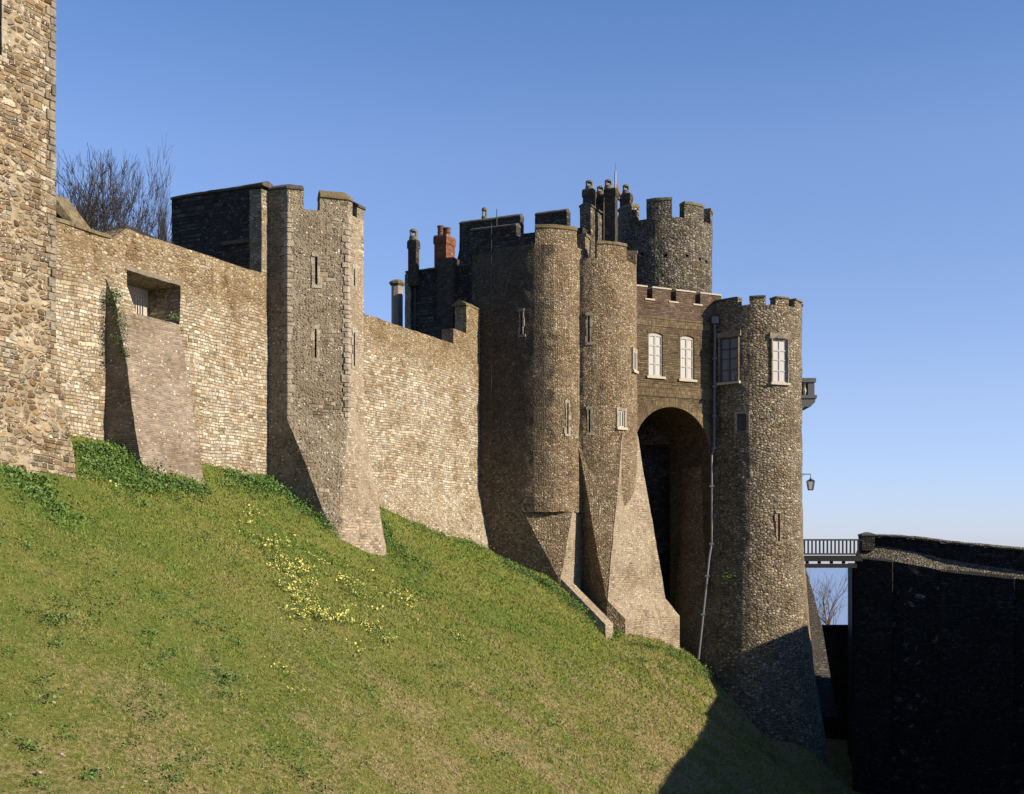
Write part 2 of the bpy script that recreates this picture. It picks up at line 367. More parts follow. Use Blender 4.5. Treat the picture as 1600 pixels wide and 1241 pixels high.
M['brickyel'] = masonry('yellow_stock_brick', [(0, (.16, .12, .065)), (.5, (.25, .195, .11)), (1, (.21, .14, .08))], (.18, .15, .1), (.1, .1, .06), (.085, .2), None, mort=.008, dist=.02, speck=.0)
M['redstack'] = masonry('orange_red_brick', [(0, (.19, .07, .038)), (.5, (.29, .105, .05)), (1, (.25, .125, .075))], (.22, .13, .09), (.1, .1, .06), (.2, .082), None, mort=.007, dist=.015, speck=.02)
M['stack'] = masonry('sooty_brick', [(0, (.045, .04, .033)), (.5, (.085, .072, .055)), (1, (.14, .115, .085))], (.07, .062, .05), (.1, .1, .06), (.2, .082), None, mort=.007, dist=.015, speck=.0)
M['quoin'] = simple('pale_limestone', (.56, .49, .38), .9, .55, 4, .05)
M['quoindull'] = simple('weathered_limestone', (.42, .365, .28), .9, .6, 4, .06)
M['coping'] = simple('mossy_coping_stone', (.34, .28, .16), .95, .5, 7, .04, col2=(.13, .11, .07))
M['moss'] = simple('ochre_lichen_coping', (.28, .215, .10), .95, .5, 6, .05, col2=(.20, .17, .09))
M['copdark'] = simple('dark_weathered_coping', (.17, .155, .125), .95, .5, 8, .04)
M['slate'] = simple('slate', (.07, .07, .075), .7, .4, 8, .03)
M['frame'] = simple('white_painted_frame', (.46, .44, .40), .5, .12, 12, .003)
M['framedark'] = simple('grey_painted_frame', (.09, .09, .09), .5, .2, 12, .003)
M['sill'] = simple('pale_sill_stone', (.66, .60, .48), .85, .2, 9, .01)
M['black'] = simple('black_iron', (.02, .02, .021), .5, .3, 12, .002, spec=.4)
M['timber'] = simple('dark_painted_timber', (.022, .023, .022), .7, .3, 12, .004)
M['lead'] = simple('grey_lead_pipe', (.17, .18, .20), .5, .25, 9, .004, spec=.5)
M['terra'] = simple('terracotta', (.30, .15, .085), .8, .35, 9, .01)
M['pot'] = simple('weathered_clay_pot', (.23, .20, .13), .9, .4, 9, .01)
M['redpot'] = simple('red_clay_pot', (.22, .11, .07), .85, .4, 9, .01)
M['bark'] = simple('grey_brown_bark', (.085, .065, .045), .95, .45, 14, .01)
M['barkpale'] = simple('sunlit_pale_bark', (.24, .19, .13), .95, .4, 10, .01)
M['plaster'] = simple('pale_render', (.62, .56, .48), .9, .2, 3, .01)
M['concrete'] = simple('concrete_lintel', (.30, .25, .2), .9, .4, 6, .02)
M['greycast'] = simple('grey_painted_stone', (.16, .165, .17), .75, .25, 9, .01)
M['column'] = simple('banded_pale_render', (.45, .38, .33), .9, .3, 4, .02)
def glass_mat(name, col, rough=.12):
    b = NB(name); tc = b.n('ShaderNodeTexCoord', None, None)
    f = b.n('ShaderNodeTexWave', {'Vector': b.vmath('MULTIPLY', tc.outputs['UV'], (1, .02, 1)), 'Scale': 3.2, 'Distortion': 2.5, 'Detail': 2}, 1, bands_direction='X')
    c = b.mixc(f, tuple(x * .72 for x in col) + (1,), tuple(col) + (1,)); b.b.inputs['Coat Weight'].default_value = .6; b.b.inputs['Coat Roughness'].default_value = .05
    return b.fin(c, .6, spec=.5)
M['blind'] = glass_mat('glass_over_white_blind', (.56, .545, .53))
M['glass'] = glass_mat('dark_window_glass', (.16, .21, .30))
M['glassdark'] = glass_mat('small_dark_glass', (.03, .04, .06))
M['candle'] = simple('yellow_wax', (.62, .52, .18), .6)
b = NB('frosted_lantern_glass'); M['lampglass'] = b.fin((.55, .53, .47, 1), .3, spec=.5)
b = NB('sea_water')
tc = b.n('ShaderNodeTexCoord', None, None); M['sea'] = b.fin((.34, .50, .80, 1), .6, b.noise(tc.outputs['Object'], .05, 4), 1.5, spec=.35)

# grass sward: colour drifts between green, olive and dry straw
def grass_mat(name, blade=False):
    b = NB(name); tc = b.n('ShaderNodeTexCoord', None, None); P = tc.outputs['Object']
    n1 = b.noise(P, .22, 5, .6); n2 = b.noise(P, 1.3, 5, .7); n3 = b.noise(P, 9, 4, .75); n4 = b.noise(P, 60, 3, .8)
    n5 = b.noise(P, .55, 4, .65)
    g = b.ramp(b.math('ADD', b.math('MULTIPLY', n1, .4), b.math('ADD', b.math('MULTIPLY', n2, .3), b.math('MULTIPLY', n5, .3))),
               [(.37, (.25, .215, .085)), (.44, (.20, .21, .055)), (.52, (.15, .19, .038)), (.6, (.11, .17, .032)), (.68, (.08, .14, .028))])
    px = b.sep(P); lowd = b.map01(b.math('ADD', b.math('ADD', px[2], b.math('MULTIPLY', px[0], .12)), b.math('MULTIPLY', n1, 3.)), 1., -3.2)
    dry = b.map01(b.math('ADD', b.math('MULTIPLY', n5, .45), b.math('MULTIPLY', n3, .55)), b.math('MULTIPLY_ADD', lowd, -.10, .56), b.math('MULTIPLY_ADD', lowd, -.10, .65))
    g = b.mixc(b.math('MULTIPLY', dry, b.math('MULTIPLY_ADD', lowd, .55, .2)), g, (.36, .27, .15, 1))
    drk = b.map01(b.math('ADD', b.math('MULTIPLY', n2, .5), b.math('MULTIPLY', n3, .5)), .44, .37)
    g = b.mixc(b.math('MULTIPLY', drk, .55), g, (.05, .085, .02, 1))
    br = b.math('MULTIPLY_ADD', b.math('ADD', n4, n3), 1.05, -.05)
    g = b.mixc(1., g, b.n('ShaderNodeCombineColor', {0: br, 1: br, 2: br}), 'MULTIPLY')
    m = b.fin(g, .95, K=.88, height=None if blade else b.math('ADD', b.math('MULTIPLY', n3, 1.), b.math('ADD', b.math('MULTIPLY', n4, .35), b.math('MULTIPLY', n2, 1.5))), dist=.16, spec=.1)
    return m
M['grass'] = grass_mat('grass_sward'); M['blade'] = grass_mat('grass_blades', True)
def leaf_mat(name, a, c):
    b = NB(name); tc = b.n('ShaderNodeTexCoord', None, None)
    oi = b.noise(tc.outputs['Object'], 3.5, 3, .7)
    col = b.mixc(b.map01(oi, .35, .65), tuple(a) + (1,), tuple(c) + (1,))
    b.b.inputs['Subsurface Weight'].default_value = 0
    return b.fin(col, .6, spec=.3)
M['leaf'] = leaf_mat('alexander_leaf', (.075, .165, .035), (.17, .29, .055))
M['leafdark'] = leaf_mat('ivy_leaf', (.035, .08, .02), (.09, .17, .035))
M['flower'] = simple('yellow_petal', (1.05, .95, .26), .7, .3)
M['chalk'] = simple('chalk_stone', (.55, .48, .38), .9, .3, 9, .01)
M['road'] = simple('road_asphalt', (.06, .06, .06), .9, .3, 6, .01)
M['wood'] = simple('timber_bench', (.05, .035, .025), .8, .3)

# ---------------------------------------------------------------- ground
GP = []     # x, y, z control points
def g_uv(D, u, v): p = pt(u, v, D); GP.append((p.x, p.y, p.z))
def g_t(t, *uv):
    for u, v in uv: g_uv(t_plane(u, t), u, v)
def g_st(s, t, z): p = ST(s, t); GP.append((p.x, p.y, z))
g_t(-22.7, (0, 724), (60, 738), (118, 752))
g_t(-25.2, (140, 689), (200, 692), (335, 733), (418, 748))
g_t(-23.9, (240, 742), (322, 757))
for u, v in ((452, 778), (490, 805), (520, 832)): g_uv(s_plane(u, 34.6), u, v)
g_t(-22.45, (530, 852), (590, 863))
g_t(-24.9, (605, 802), (680, 830), (762, 860))
for u, v in ((780, 870), (820, 888), (870, 908)): g_uv(s_plane(u, 50), u, v)
g_uv(s_plane(935, 50.8), 935, 975)
g_t(-19.4, (957, 1000)); g_t(-18.9, (980, 1006)); g_t(-18.3, (1046, 1010))
g_uv(59.6, 1062, 1018); g_uv(60.2, 1090, 1030); g_uv(60., 1112, 1058); g_uv(59.2, 1160, 1105); g_uv(58.5, 1215, 1160); g_uv(59, 1280, 1185)
def base_z(s): return np.interp(s, [10, 20, 25, 30, 36, 43, 50, 54, 58], [4.4, 3.9, 3.4, 2.9, 2.5, 1.9, .3, -1.4, -3.6])
for s in (8, 14, 20, 26, 32, 38, 44, 50):
    for t, k in ((-19, .0), (-14.5, 0), (-10, 0)):
        g_st(s, t, float(base_z(s)) - .66 * (t + 24.6))
    g_st(s, -5.5, -10.6 if s > 12 else -6.5)
for s in (54, 58, 62): g_st(s, -14.5, -6.9 - (s - 54) * .28); g_st(s, -10, -12.2); g_st(s, -5, -14.5)
for s in (8, 14, 20): g_st(s, -24, float(base_z(s)) + .3)
for s in (10, 25, 40, 50): g_st(s, -30, 6.0); g_st(s, -45, 6.5)
for s in (0, -12): g_st(s, -24, 3.8); g_st(s, -14, -2.8); g_st(s, -6, -3.4); g_st(s, 4, -1.8); g_st(s, -40, 6.)
g_st(1.5, 1.5, -1.75); g_st(-3, -3, -1.9); g_st(4, -4, -3.2); g_st(10, 2, -4.6); g_st(10, -4, -6.2)
for s in (24, 36, 48, 60): g_st(s, 0, -10.8 if s < 45 else -13.5); g_st(s, 8, -10.8 if s < 45 else -14)
for x, y in ((14, 70), (18, 72), (20, 66), (26, 64), (16, 62), (30, 60), (28, 50), (24, 40)): GP.append((x, y, -14.5))
for x, y in ((14, 84), (20, 84), (8, 84), (26, 90)): GP.append((x, y, -8.6))
for x, y in ((0, 75), (5, 80)): GP.append((x, y, -2.))
GP = np.array(GP)
def kern(r): return np.sqrt(r * r + 1.2)
_A = kern(np.linalg.norm(GP[:, None, :2] - GP[None, :, :2], axis=2)); _n = len(GP)
_A += np.eye(_n) * -.02
_B = np.zeros((_n + 3, _n + 3)); _B[:_n, :_n] = _A; _B[:_n, _n] = 1; _B[:_n, _n + 1:] = GP[:, :2] / 50; _B[_n, :_n] = 1; _B[_n + 1:, :_n] = (GP[:, :2] / 50).T
_W = np.linalg.solve(_B, np.concatenate([GP[:, 2], [0, 0, 0]]))
def ground(xy):
    xy = np.asarray(xy, float); out = np.zeros(len(xy))
    for i in range(0, len(xy), 4000):
        q = xy[i:i + 4000]; k = kern(np.linalg.norm(q[:, None] - GP[None, :, :2], axis=2))
        out[i:i + 4000] = k @ _W[:_n] + _W[_n] + q[:, 0] / 50 * _W[_n + 1] + q[:, 1] / 50 * _W[_n + 2]
    x, y = xy[:, 0], xy[:, 1]
    r = np.maximum(np.maximum(np.abs(x) - 75, y - 88), -35 - y); k = np.clip(r / 15, 0, 1)
    far = -9 - .14 * np.maximum(r, 0)
    out = np.clip(out, -15, 8)
    return out * (1 - k) + far * k
def gz(x, y): return float(ground([(x, y)])[0])

def grid_mesh(name, xs, ys, mat, zf):
    X, Y = np.meshgrid(xs, ys); P = np.stack([X.ravel(), Y.ravel()], 1); Z = zf(P)
    nx, ny = len(xs), len(ys)
    V = np.column_stack([P, Z]); i = np.arange(nx * ny).reshape(ny, nx)
    Fc = np.stack([i[:-1, :-1], i[:-1, 1:], i[1:, 1:], i[1:, :-1]], -1).reshape(-1, 4)
    return np_mesh(name, V, Fc, mat)
def np_mesh(name, V, Fc, mat, parent=None, smooth=True, mi=None):
    me = bpy.data.meshes.new(name); k = Fc.shape[1]
    me.vertices.add(len(V)); me.vertices.foreach_set('co', V.astype(np.float32).ravel())
    me.loops.add(Fc.size); me.loops.foreach_set('vertex_index', Fc.astype(np.int32).ravel())
    me.polygons.add(len(Fc)); me.polygons.foreach_set('loop_start', (np.arange(len(Fc)) * k).astype(np.int32))
    try: me.polygons.foreach_set('loop_total', np.full(len(Fc), k, np.int32))
    except Exception: pass
    me.update(calc_edges=True); me.validate()
    for m in (mat if isinstance(mat, (list, tuple)) else [mat]): me.materials.append(m)
    if mi is not None: me.polygons.foreach_set('material_index', mi.astype(np.int32))
    if smooth: me.polygons.foreach_set('use_smooth', np.ones(len(Fc), bool))
    o = bpy.data.objects.new(name, me); C.objects.link(o)
    if parent: o.parent = parent
    return o
def gnoise(P):
    z = ground(P); 
    for i in range(len(P)):
        x, y = P[i]
        if -22 < x < 24 and 10 < y < 70:
            z[i] += noise.noise((x * .7, y * .7, 0)) * .16 + noise.noise((x * 3.1, y * 3.1, 5)) * .045
    return z
xs = np.concatenate([[-3000, -1500, -700, -350, -180, -110], np.arange(-80, -22, 4.), np.arange(-22, 24, .3), np.arange(24, 80, 4.), [110, 180, 350, 700]])
ys = np.concatenate([[-1500, -700, -350, -150, -80], np.arange(-50, 12, 3.), np.arange(12, 70, .3), np.arange(70, 110, 3.), [120, 150, 200, 300, 450, 620, 740]])
tag(grid_mesh('ground', xs, ys, M['grass'], gnoise), 'grassy castle bank sloping down into the ditch', None, None, 'structure')
bm = bmesh.new(); lathe(bm, Vector((0, 0, 0)), [(1, -104), (120000, -104), (120000, -100), (1, -100)], 96)
tag(mk('sea', bm, M['sea']), 'blue sea seen beyond the bridge', None, None, 'structure')

# ---------------------------------------------------------------- shared builders
def sweep(bm, path, sec, mi=0):
    """sweep a closed section [(outward, z)] along a horizontal polyline; outward = right-hand side of the walk"""
    rings = []
    for i, p in enumerate(path):
        a = path[max(i - 1, 0)]; c = path[min(i + 1, len(path) - 1)]
        d1 = (p - a).normalized() if i else (c - p).normalized(); d2 = (c - p).normalized() if i < len(path) - 1 else d1
        n1 = Vector((d1.y, -d1.x, 0)); n2 = Vector((d2.y, -d2.x, 0)); m = (n1 + n2); m = m / max(m.dot(n1), .3)
        rings.append([p + m * o + Vector((0, 0, z)) for o, z in sec])
    return loft(bm, rings, mi)
def saddle(z, h=.22, out=.05, th=.45):
    return [(out, z), (out, z + .07), (-th * .45, z + h), (-th - out, z + .07), (-th - out, z)]
def slab(z, h=.1, out=.06, th=.45):
    return [(out, z), (out + .01, z + h), (-th - out, z + h + .02), (-th - out, z)]
def merlon(parent, path, z0, z1, mat, cop, th=.45, L=.25, amp=.02, sec=None, label=None):
    """merlon on a wall-head path with a coping as its sub-part"""
    b_ = bmesh.new(); sweep(b_, path, [(0, z0), (0, z1), (-th, z1), (-th, z0)])
    m = mk('merlon', b_, mat, parent, L=L, amp=amp)
    b_ = bmesh.new(); sweep(b_, path, (sec or saddle(z1)))
    mk('coping', b_, cop, m, L=.25, amp=.02)
    return m
def arcpath(c, rad, a0, a1):
    n = max(2, int(abs(a1 - a0) / R(7)))
    return [Vector((c.x + rad * math.cos(a0 + (a1 - a0) * i / n), c.y + rad * math.sin(a0 + (a1 - a0) * i / n), 0)) for i in range(n + 1)]
def quoins(parent, corner, dirs, z0, z1, mat, batter=None, seed=1, big=.34):
    """alternating corner stones standing a few mm proud of two faces that meet at the corner"""
    rd = random.Random(seed); b_ = bmesh.new(); z = z0; k = 0
    while z < z1 - .1:
        h = rd.uniform(.13, .27); z2 = min(z + h, z1)
        la, lb = (big, big * .55) if k % 2 else (big * .55, big)
        la *= rd.uniform(.75, 1.25); lb *= rd.uniform(.75, 1.25)
        c = corner if batter is None else batter(z)
        a, bb = dirs; out = -(a + bb).normalized(); pr = rd.uniform(.0, .012) + .032
        q = [c + out * pr, c + a * la - bb * pr, c + a * la + bb * .05, c + bb * .05 + a * .05, c + bb * lb + a * .05, c + bb * lb - a * pr]
        prism(b_, q, z + .012, z2 - .008); z = z2; k += 1
    bmesh.ops.bevel(b_, geom=b_.edges[:], offset=.012, segments=1, affect='EDGES')
    return mk('quoins', b_, mat, parent)
def slit(parent, O, r, o, w, z0, z1, mat, fr=.1, seed=3):
    """pale dressed stones round an arrow slit; the hole itself is cut through the wall"""
    rd = random.Random(seed); b_ = bmesh.new(); 
    for sgn in (-1, 1):
        z = z0
        while z < z1 - .08:
            h = min(rd.uniform(.25, .42), z1 - z); wd = fr * rd.uniform(.4, 1.7)
            x0, x1 = sorted((sgn * w / 2, sgn * (w / 2 + wd)))
            box(b_, O, r, o, x0, x1, -.1, .012 + rd.uniform(0, .01), z + .006, z + h - .006); z += h
    box(b_, O, r, o, -w / 2 - fr * 1.1, w / 2 + fr * .9, -.1, .02, z1, z1 + .13)
    box(b_, O, r, o, -w / 2 - fr * 1.2, w / 2 + fr * 1.7, -.1, .018, z0 - .11, z0)
    return mk('arrow_slit', b_, mat, parent)
def window(parent, O, r, o, w, z0, z1, rows, pane, fmat, recess=.12, arch=0., trans=None, fw=.07, sill=True, label=None):
    """frame with glazing bars, pane behind it, sill below"""
    f = bmesh.new(); y1 = -recess + .05; y0 = -recess
    box(f, O, r, o, -w / 2, -w / 2 + fw, y0, y1, z0, z1); box(f, O, r, o, w / 2 - fw, w / 2, y0, y1, z0, z1)
    box(f, O, r, o, -w / 2 + fw, w / 2 - fw, y0, y1, z0, z0 + fw)
    if arch:
        n = 8; top = []
        for i in range(n + 1):
            x = -w / 2 + fw + (w - 2 * fw) * i / n; top.append((x, z1 - fw + 0 * i))
        P = lambda x, z: O + r * x + o * y0 + Vector((0, 0, z))
        up = [P(-w / 2 + w * i / n, z1 + arch * (1 - (2 * i / n - 1) ** 2)) for i in range(n + 1)]
        lo = [P(w / 2 - w * i / n, z1 - fw - .002) for i in range(n + 1)]
        extr(f, up + lo, o * .048)
    else: box(f, O, r, o, -w / 2 + fw, w / 2 - fw, y0, y1, z1 - fw, z1)
    box(f, O, r, o, -fw * .5, fw * .5, y0 + .004, y1 - .006, z0 + fw, z1 - fw)
    for k, zz in enumerate(rows):
        h = .035 if trans is not None and k == trans else .022
        for a, c in ((-w / 2 + fw, -fw * .5), (fw * .5, w / 2 - fw)):
            box(f, O, r, o, a, c, y0 + .006, y1 - .009, z0 + zz * (z1 - z0) - h, z0 + zz * (z1 - z0) + h)
    wo_ = mk('window', f, fmat, parent)
    if label: wo_['label'] = label
    g = bmesh.new(); box(g, O, r, o, -w / 2 + .01, w / 2 - .01, y0 - .03, y0 + .012, z0 + .01, z1 - .01); mk('pane', g, pane, wo_)
    if sill:
        g = bmesh.new(); box(g, O, r, o, -w / 2 - .12, w / 2 + .12, -.1, .09, z0 - .11, z0 - .002); mk('sill', g, M['sill'], wo_)
    return wo_
def cutbox(cb, O, r, o, w, z0, z1, depth=.6): box(cb, O, r, o, -w / 2, w / 2, -depth, .3, z0, z1)

# ================================================================ NEAR TOWER (left edge of the picture)
T = thing('corner_tower', 'tall orange brown rubble tower cut off by the left edge of the picture', 'tower', ST(19, -26, 3))
bm = bmesh.new()
def nr(s1, t1, z): return [ST(14, t1, z), ST(14, -31, z), ST(s1, -31, z), ST(s1, t1, z)]
loft(bm, [nr(23.45, -22.6, -2), nr(23.33, -22.65, 2.), nr(23.06, -22.95, 4.6), nr(22.95, -23.0, 5.4), nr(22.95, -23, 17)])
sl_ = s_at(-3, -23.)
cb = bmesh.new(); box(cb, ST(sl_, -23), D2, N2, -.09, .09, -.6, .3, 11.6, 13.); bm = cut(bm, cb)
mk('wall', bm, M['near'], T, L=.3, amp=.035)
slit(T, ST(sl_, -23), D2, N2, .18, 11.6, 13., M['quoin'], .12)
quoins(T, ST(22.95, -23.), (-D2, -N2), 5.6, 16.6, M['quoindull'], seed=5, big=.26)

# ================================================================ CURTAIN WALL, LEFT LENGTH
W1 = thing('curtain_wall', 'pale coursed stone wall with a dark rectangular opening above a battered buttress', 'castle wall', ST(29, -26, 2.7))
TW = -25.3
prof = [(22, -2), (35, -2), (35, 9.53), (27.95, 9.50), (27.35, 9.08), (22, 9.06)]
bm = bmesh.new(); extr(bm, [ST(s, TW - 1.5, z) for s, z in prof], N2 * 1.5)
cb = bmesh.new(); stbox(cb, 27.96, 30.22, TW - 1.25, TW + .5, 7.18, 8.33); bm = cut(bm, cb)
mk('wall', bm, M['wall'], W1, L=.3, amp=.03)
bm = bmesh.new(); stbox(bm, 22.9, 24.55, TW - .5, TW + .05, 9.07, 9.2); stbox(bm, 24.57, 25.9, TW - .5, TW + .04, 9.07, 9.17); stbox(bm, 25.92, 27.3, TW - .5, TW + .05, 9.07, 9.16)
mk('coping', bm, M['coping'], W1, L=.3, amp=.015)
bm = bmesh.new(); stbox(bm, 27.99, 30.19, TW - 1.24, TW - 1.2, 7.2, 8.31); mk('back_panel', bm, M['plaster'], W1)
bm = bmesh.new(); stbox(bm, 27.92, 30.28, TW - .4, TW + .008, 8.34, 8.46); mk('lintel', bm, M['concrete'], W1, L=.3, amp=.01)
bm = bmesh.new()
stbox(bm, 28.0, 29.1, TW - .47, TW - .44, 7.72, 7.76)
for i in range(11): stbox(bm, 28.04 + i * .105, 28.065 + i * .105, TW - .465, TW - .44, 7.15, 7.84)
mk('railing', bm, M['black'], W1)
# battered buttress under the opening
bp = [(TW - .3, 7.17), (TW + .03, 7.17), (TW + .42, 7.0), (TW + 1.13, 3.4), (TW + 1.42, 2.0), (TW + 1.75, .3), (TW - .3, .3)]
bm = bmesh.new()
rings = []
for s, f in ((27.12, 1.), (29.68, 1.)): rings.append([ST(s, t, z) for t, z in bp])
loft(bm, rings); mk('buttress', bm, M['butt'], W1, L=.3, amp=.03)
bm = bmesh.new()
extr(bm, [ST(27.14, TW - .2, 7.1), ST(27.14, TW + .42, 6.98), ST(27.14, TW + .02, 7.9), ST(27.14, TW - .2, 7.9)], D2 * .78); mk('buttress_cap', bm, M['wall'], W1, L=.3, amp=.01)

# small gable and slate roof that show over the wall head
G1 = thing('stone_gable', 'small sloping stone gable with dark triangle beside the left tower', 'gable', ST(25, -27.5, 8))
bm = bmesh.new(); D = 35.2
a_ = [pt(80, 300, D), pt(80, 322, D), pt(112, 356, D), pt(122, 357, D), pt(94, 318, D)]
extr(bm, a_, Vector((.25, .6, 0))); mk('coping', bm, M['coping'], G1, L=.3, amp=.02)
bm = bmesh.new(); extr(bm, [pt(70, 330, D + .3), pt(70, 372, D + .3), pt(118, 372, D + .3), pt(110, 358, D + .3), pt(82, 326, D + .3)], Vector((.1, .3, 0))); mk('wall', bm, M['dark'], G1)
G2 = thing('slate_roof', 'dark slate lean to roof rising behind the step in the wall head', 'roof', ST(28, -29, 8))
bm = bmesh.new(); D = 38
loft(bm, [[pt(150, 382, D), pt(196, 392, D), pt(196, 352, D), pt(172, 357, D)], [pt(150, 382, D) + Vector((0, 3, 0)), pt(196, 392, D) + Vector((0, 3, 0)), pt(196, 352, D) + Vector((.6, 3, .2)), pt(172, 357, D) + Vector((.6, 3, .2))]])
mk('roof', bm, M['slate'], G2, L=.5, amp=.03)

# ================================================================ WALL TOWER
WT = thing('wall_tower', 'half octagonal tower with spurred base and dark square rear, between the two wall lengths', 'tower', ST(36.4, -25, 1.5))
def wr(B, Cc, Dd, E, z): return [ST(34.6, -25.85, z), ST(B[0], B[1], z), ST(Cc[0], Cc[1], z), ST(Dd[0], Dd[1], z), ST(E[0], E[1], z), ST(38.3, -25.85, z)]
up = ((34.6, -24.54), (36.01, -23.13), (37.0, -23.13), (38.4, -24.54))
lo = ((34.6, -22.64), (34.72, -22.56), (37.05, -22.3), (38.3, -24.0))
lo2 = ((34.6, -22.3), (34.72, -22.22), (37.0, -21.95), (38.3, -23.6))
bm = bmesh.new(); loft(bm, [wr(*lo2, -2.2), wr(*lo, .7), wr(*up, 4.8), wr(*up, 11.68)])
dg = (N2 + D2).normalized(); dn = (N2 - D2).normalized(); BB = ST(34.6, -24.54)
cb = bmesh.new()
def onb(u):   # distance along the diagonal face for a photo column
    r = ray(u); return (r * BB.y - BB.x) / (dg.x - r * dg.y)
x1 = onb(494); x2 = onb(493); D1 = (BB + dg * x1).y
cutbox(cb, BB + dg * x1, dg, dn, .085, zv(445, D1), zv(401, D1)); cutbox(cb, BB + dg * x2, dg, dn, .07, zv(560, D1), zv(514, D1))
CC = ST(36.01, -23.13)
def onc(u): r = ray(u); return (r * CC.y - CC.x) / (D2.x - r * D2.y)
x3 = onc(553); D3 = (CC + D2 * x3).y
cutbox(cb, CC + D2 * x3, D2, N2, .09, zv(447, D3), zv(420, D3)); cutbox(cb, CC + D2 * x3, D2, N2, .09, zv(572, D3), zv(520, D3))
bm = cut(bm, cb)
mk('wall', bm, [M['tower'], M['spur']], WT, facing=(N2 + Vector((0, 0, .08))).normalized(), L=.3, amp=.03)  # paler stone on the front faces paints their sunlight
slit(WT, BB + dg * x1, dg, dn, .085, zv(445, D1), zv(401, D1), M['quoin'], .09, 3); slit(WT, BB + dg * x2, dg, dn, .07, zv(560, D1), zv(514, D1), M['quoin'], .08, 4)
slit(WT, CC + D2 * x3, D2, N2, .09, zv(447, D3), zv(420, D3), M['quoin'], .07, 5); slit(WT, CC + D2 * x3, D2, N2, .09, zv(572, D3), zv(520, D3), M['quoin'], .07, 6)
quoins(WT, BB, (-N2, dg), 4.9, 11.6, M['quoin'], seed=11, big=.2)
quoins(WT, CC, (-dg, D2), 4.9, 11.6, M['quoin'], seed=12, big=.16)
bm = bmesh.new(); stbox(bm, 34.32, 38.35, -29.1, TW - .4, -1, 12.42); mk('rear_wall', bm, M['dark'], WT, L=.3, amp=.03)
bm = bmesh.new(); stbox(bm, 34.24, 34.66, TW - .5, TW - .02, 8.8, 12.3); mk('pilaster', bm, M['tower'], WT, L=.3, amp=.02)
bm = bmesh.new(); stbox(bm, 34.22, 34.6, -29., -26.9, 9.2, 9.4); mk('string_course', bm, M['copdark'], WT, L=.3, amp=.02)
bm = bmesh.new(); stbox(bm, 34.22, 34.6, -26.9, TW - .52, 10.62, 10.74); mk('string_course', bm, M['copdark'], WT, L=.3, amp=.02)
bm = bmesh.new(); sweep(bm, [ST(38.2, -29.05), ST(34.34, -29.05), ST(34.34, TW), ][::-1][::-1], saddle(12.43, .2, .07, .6)); mk('coping', bm, M['copdark'], WT, L=.3, amp=.03)
mp = lambda *a: list(a)
merlon(WT, [ST(34.6, TW), BB, BB + dg * .52], 11.6, 12.3, M['tower'], M['copdark'])
merlon(WT, [BB + dg * 1.06, CC, CC + D2 * .28], 11.6, 12.12, M['tower'], M['moss'], sec=saddle(12.12, .3, .06))
merlon(WT, [CC + D2 * .55, ST(37.0, -23.13), ST(37.9, -24.03)], 11.6, 12.05, M['tower'], M['copdark'])

# ================================================================ CURTAIN WALL, RIGHT LENGTH
W2 = thing('curtain_wall', 'pale mottled curtain wall with white streaks, between the middle tower and the great gatehouse', 'castle wall', ST(44, -26, 1.5))
bm = bmesh.new()
pr = [(TW - 1.5, -3), (TW + .95, -3), (TW + .55, .5), (TW + .2, 2.3), (TW, 3.4), (TW, 9.32), (TW - 1.5, 9.32)]
loft(bm, [[ST(s, t, z) for t, z in pr] for s in (38., 50.06)])
mk('wall', bm, M['wall'], W2, L=.3, amp=.035)
bm = bmesh.new(); stbox(bm, 47.5, 48.65, TW - .55, TW + .012, 9.25, 9.95); stbox(bm, 48.65, 50.06, TW - .55, TW + .015, 9.25, 11.15); mk('stepped_end', bm, M['wall'], W2, L=.3, amp=.025)
bm = bmesh.new(); sweep(bm, [ST(48.55, TW), ST(50.06, TW)], [(.05, 11.16), (.05, 11.22), (-.3, 11.42), (-.62, 11.22), (-.62, 11.16)]); mk('coping', bm, M['moss'], W2, L=.25, amp=.02)

# ================================================================ GATEHOUSE : left drum with its long dark flank
cA = ST(52, -23.14); RA = 2.03
TA = thing('drum_tower', 'brown flint round tower with long dark flank and triangular spur foot, left of the gate', 'tower', ST(52, -23, 0))
def arcA(z, rad=RA, n=15):
    return [ST(52 - rad * math.cos(math.pi * i / n), -23.14 + rad * math.sin(math.pi * i / n), z) for i in range(n + 1)]
back = lambda z: [ST(54.03, -25.7, z), ST(49.97, -25.7, z)]
bm = bmesh.new(); loft(bm, [arcA(z) + back(z) for z in (2.3, 5, 9, 13.8)])
cb = bmesh.new(); sl1 = frame_circ(887, cA, RA); sz1 = (zv(678, sl1[3]), zv(630, sl1[3])); cutbox(cb, *sl1[:3], .08, *sz1)
Of = ST(49.97, t_at(815, 49.97)); Df = Of.y; sz2 = (zv(523, Df), zv(487, Df)); cutbox(cb, Of, N2, -D2, .1, *sz2)
bm = cut(bm, cb)
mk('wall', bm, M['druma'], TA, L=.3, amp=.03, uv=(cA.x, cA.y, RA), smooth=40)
slit(TA, *sl1[:3], .08, *sz1, M['quoin'], .08, 8); slit(TA, Of - D2 * .05, N2, -D2, .1, *sz2, M['butt'], .09, 9)
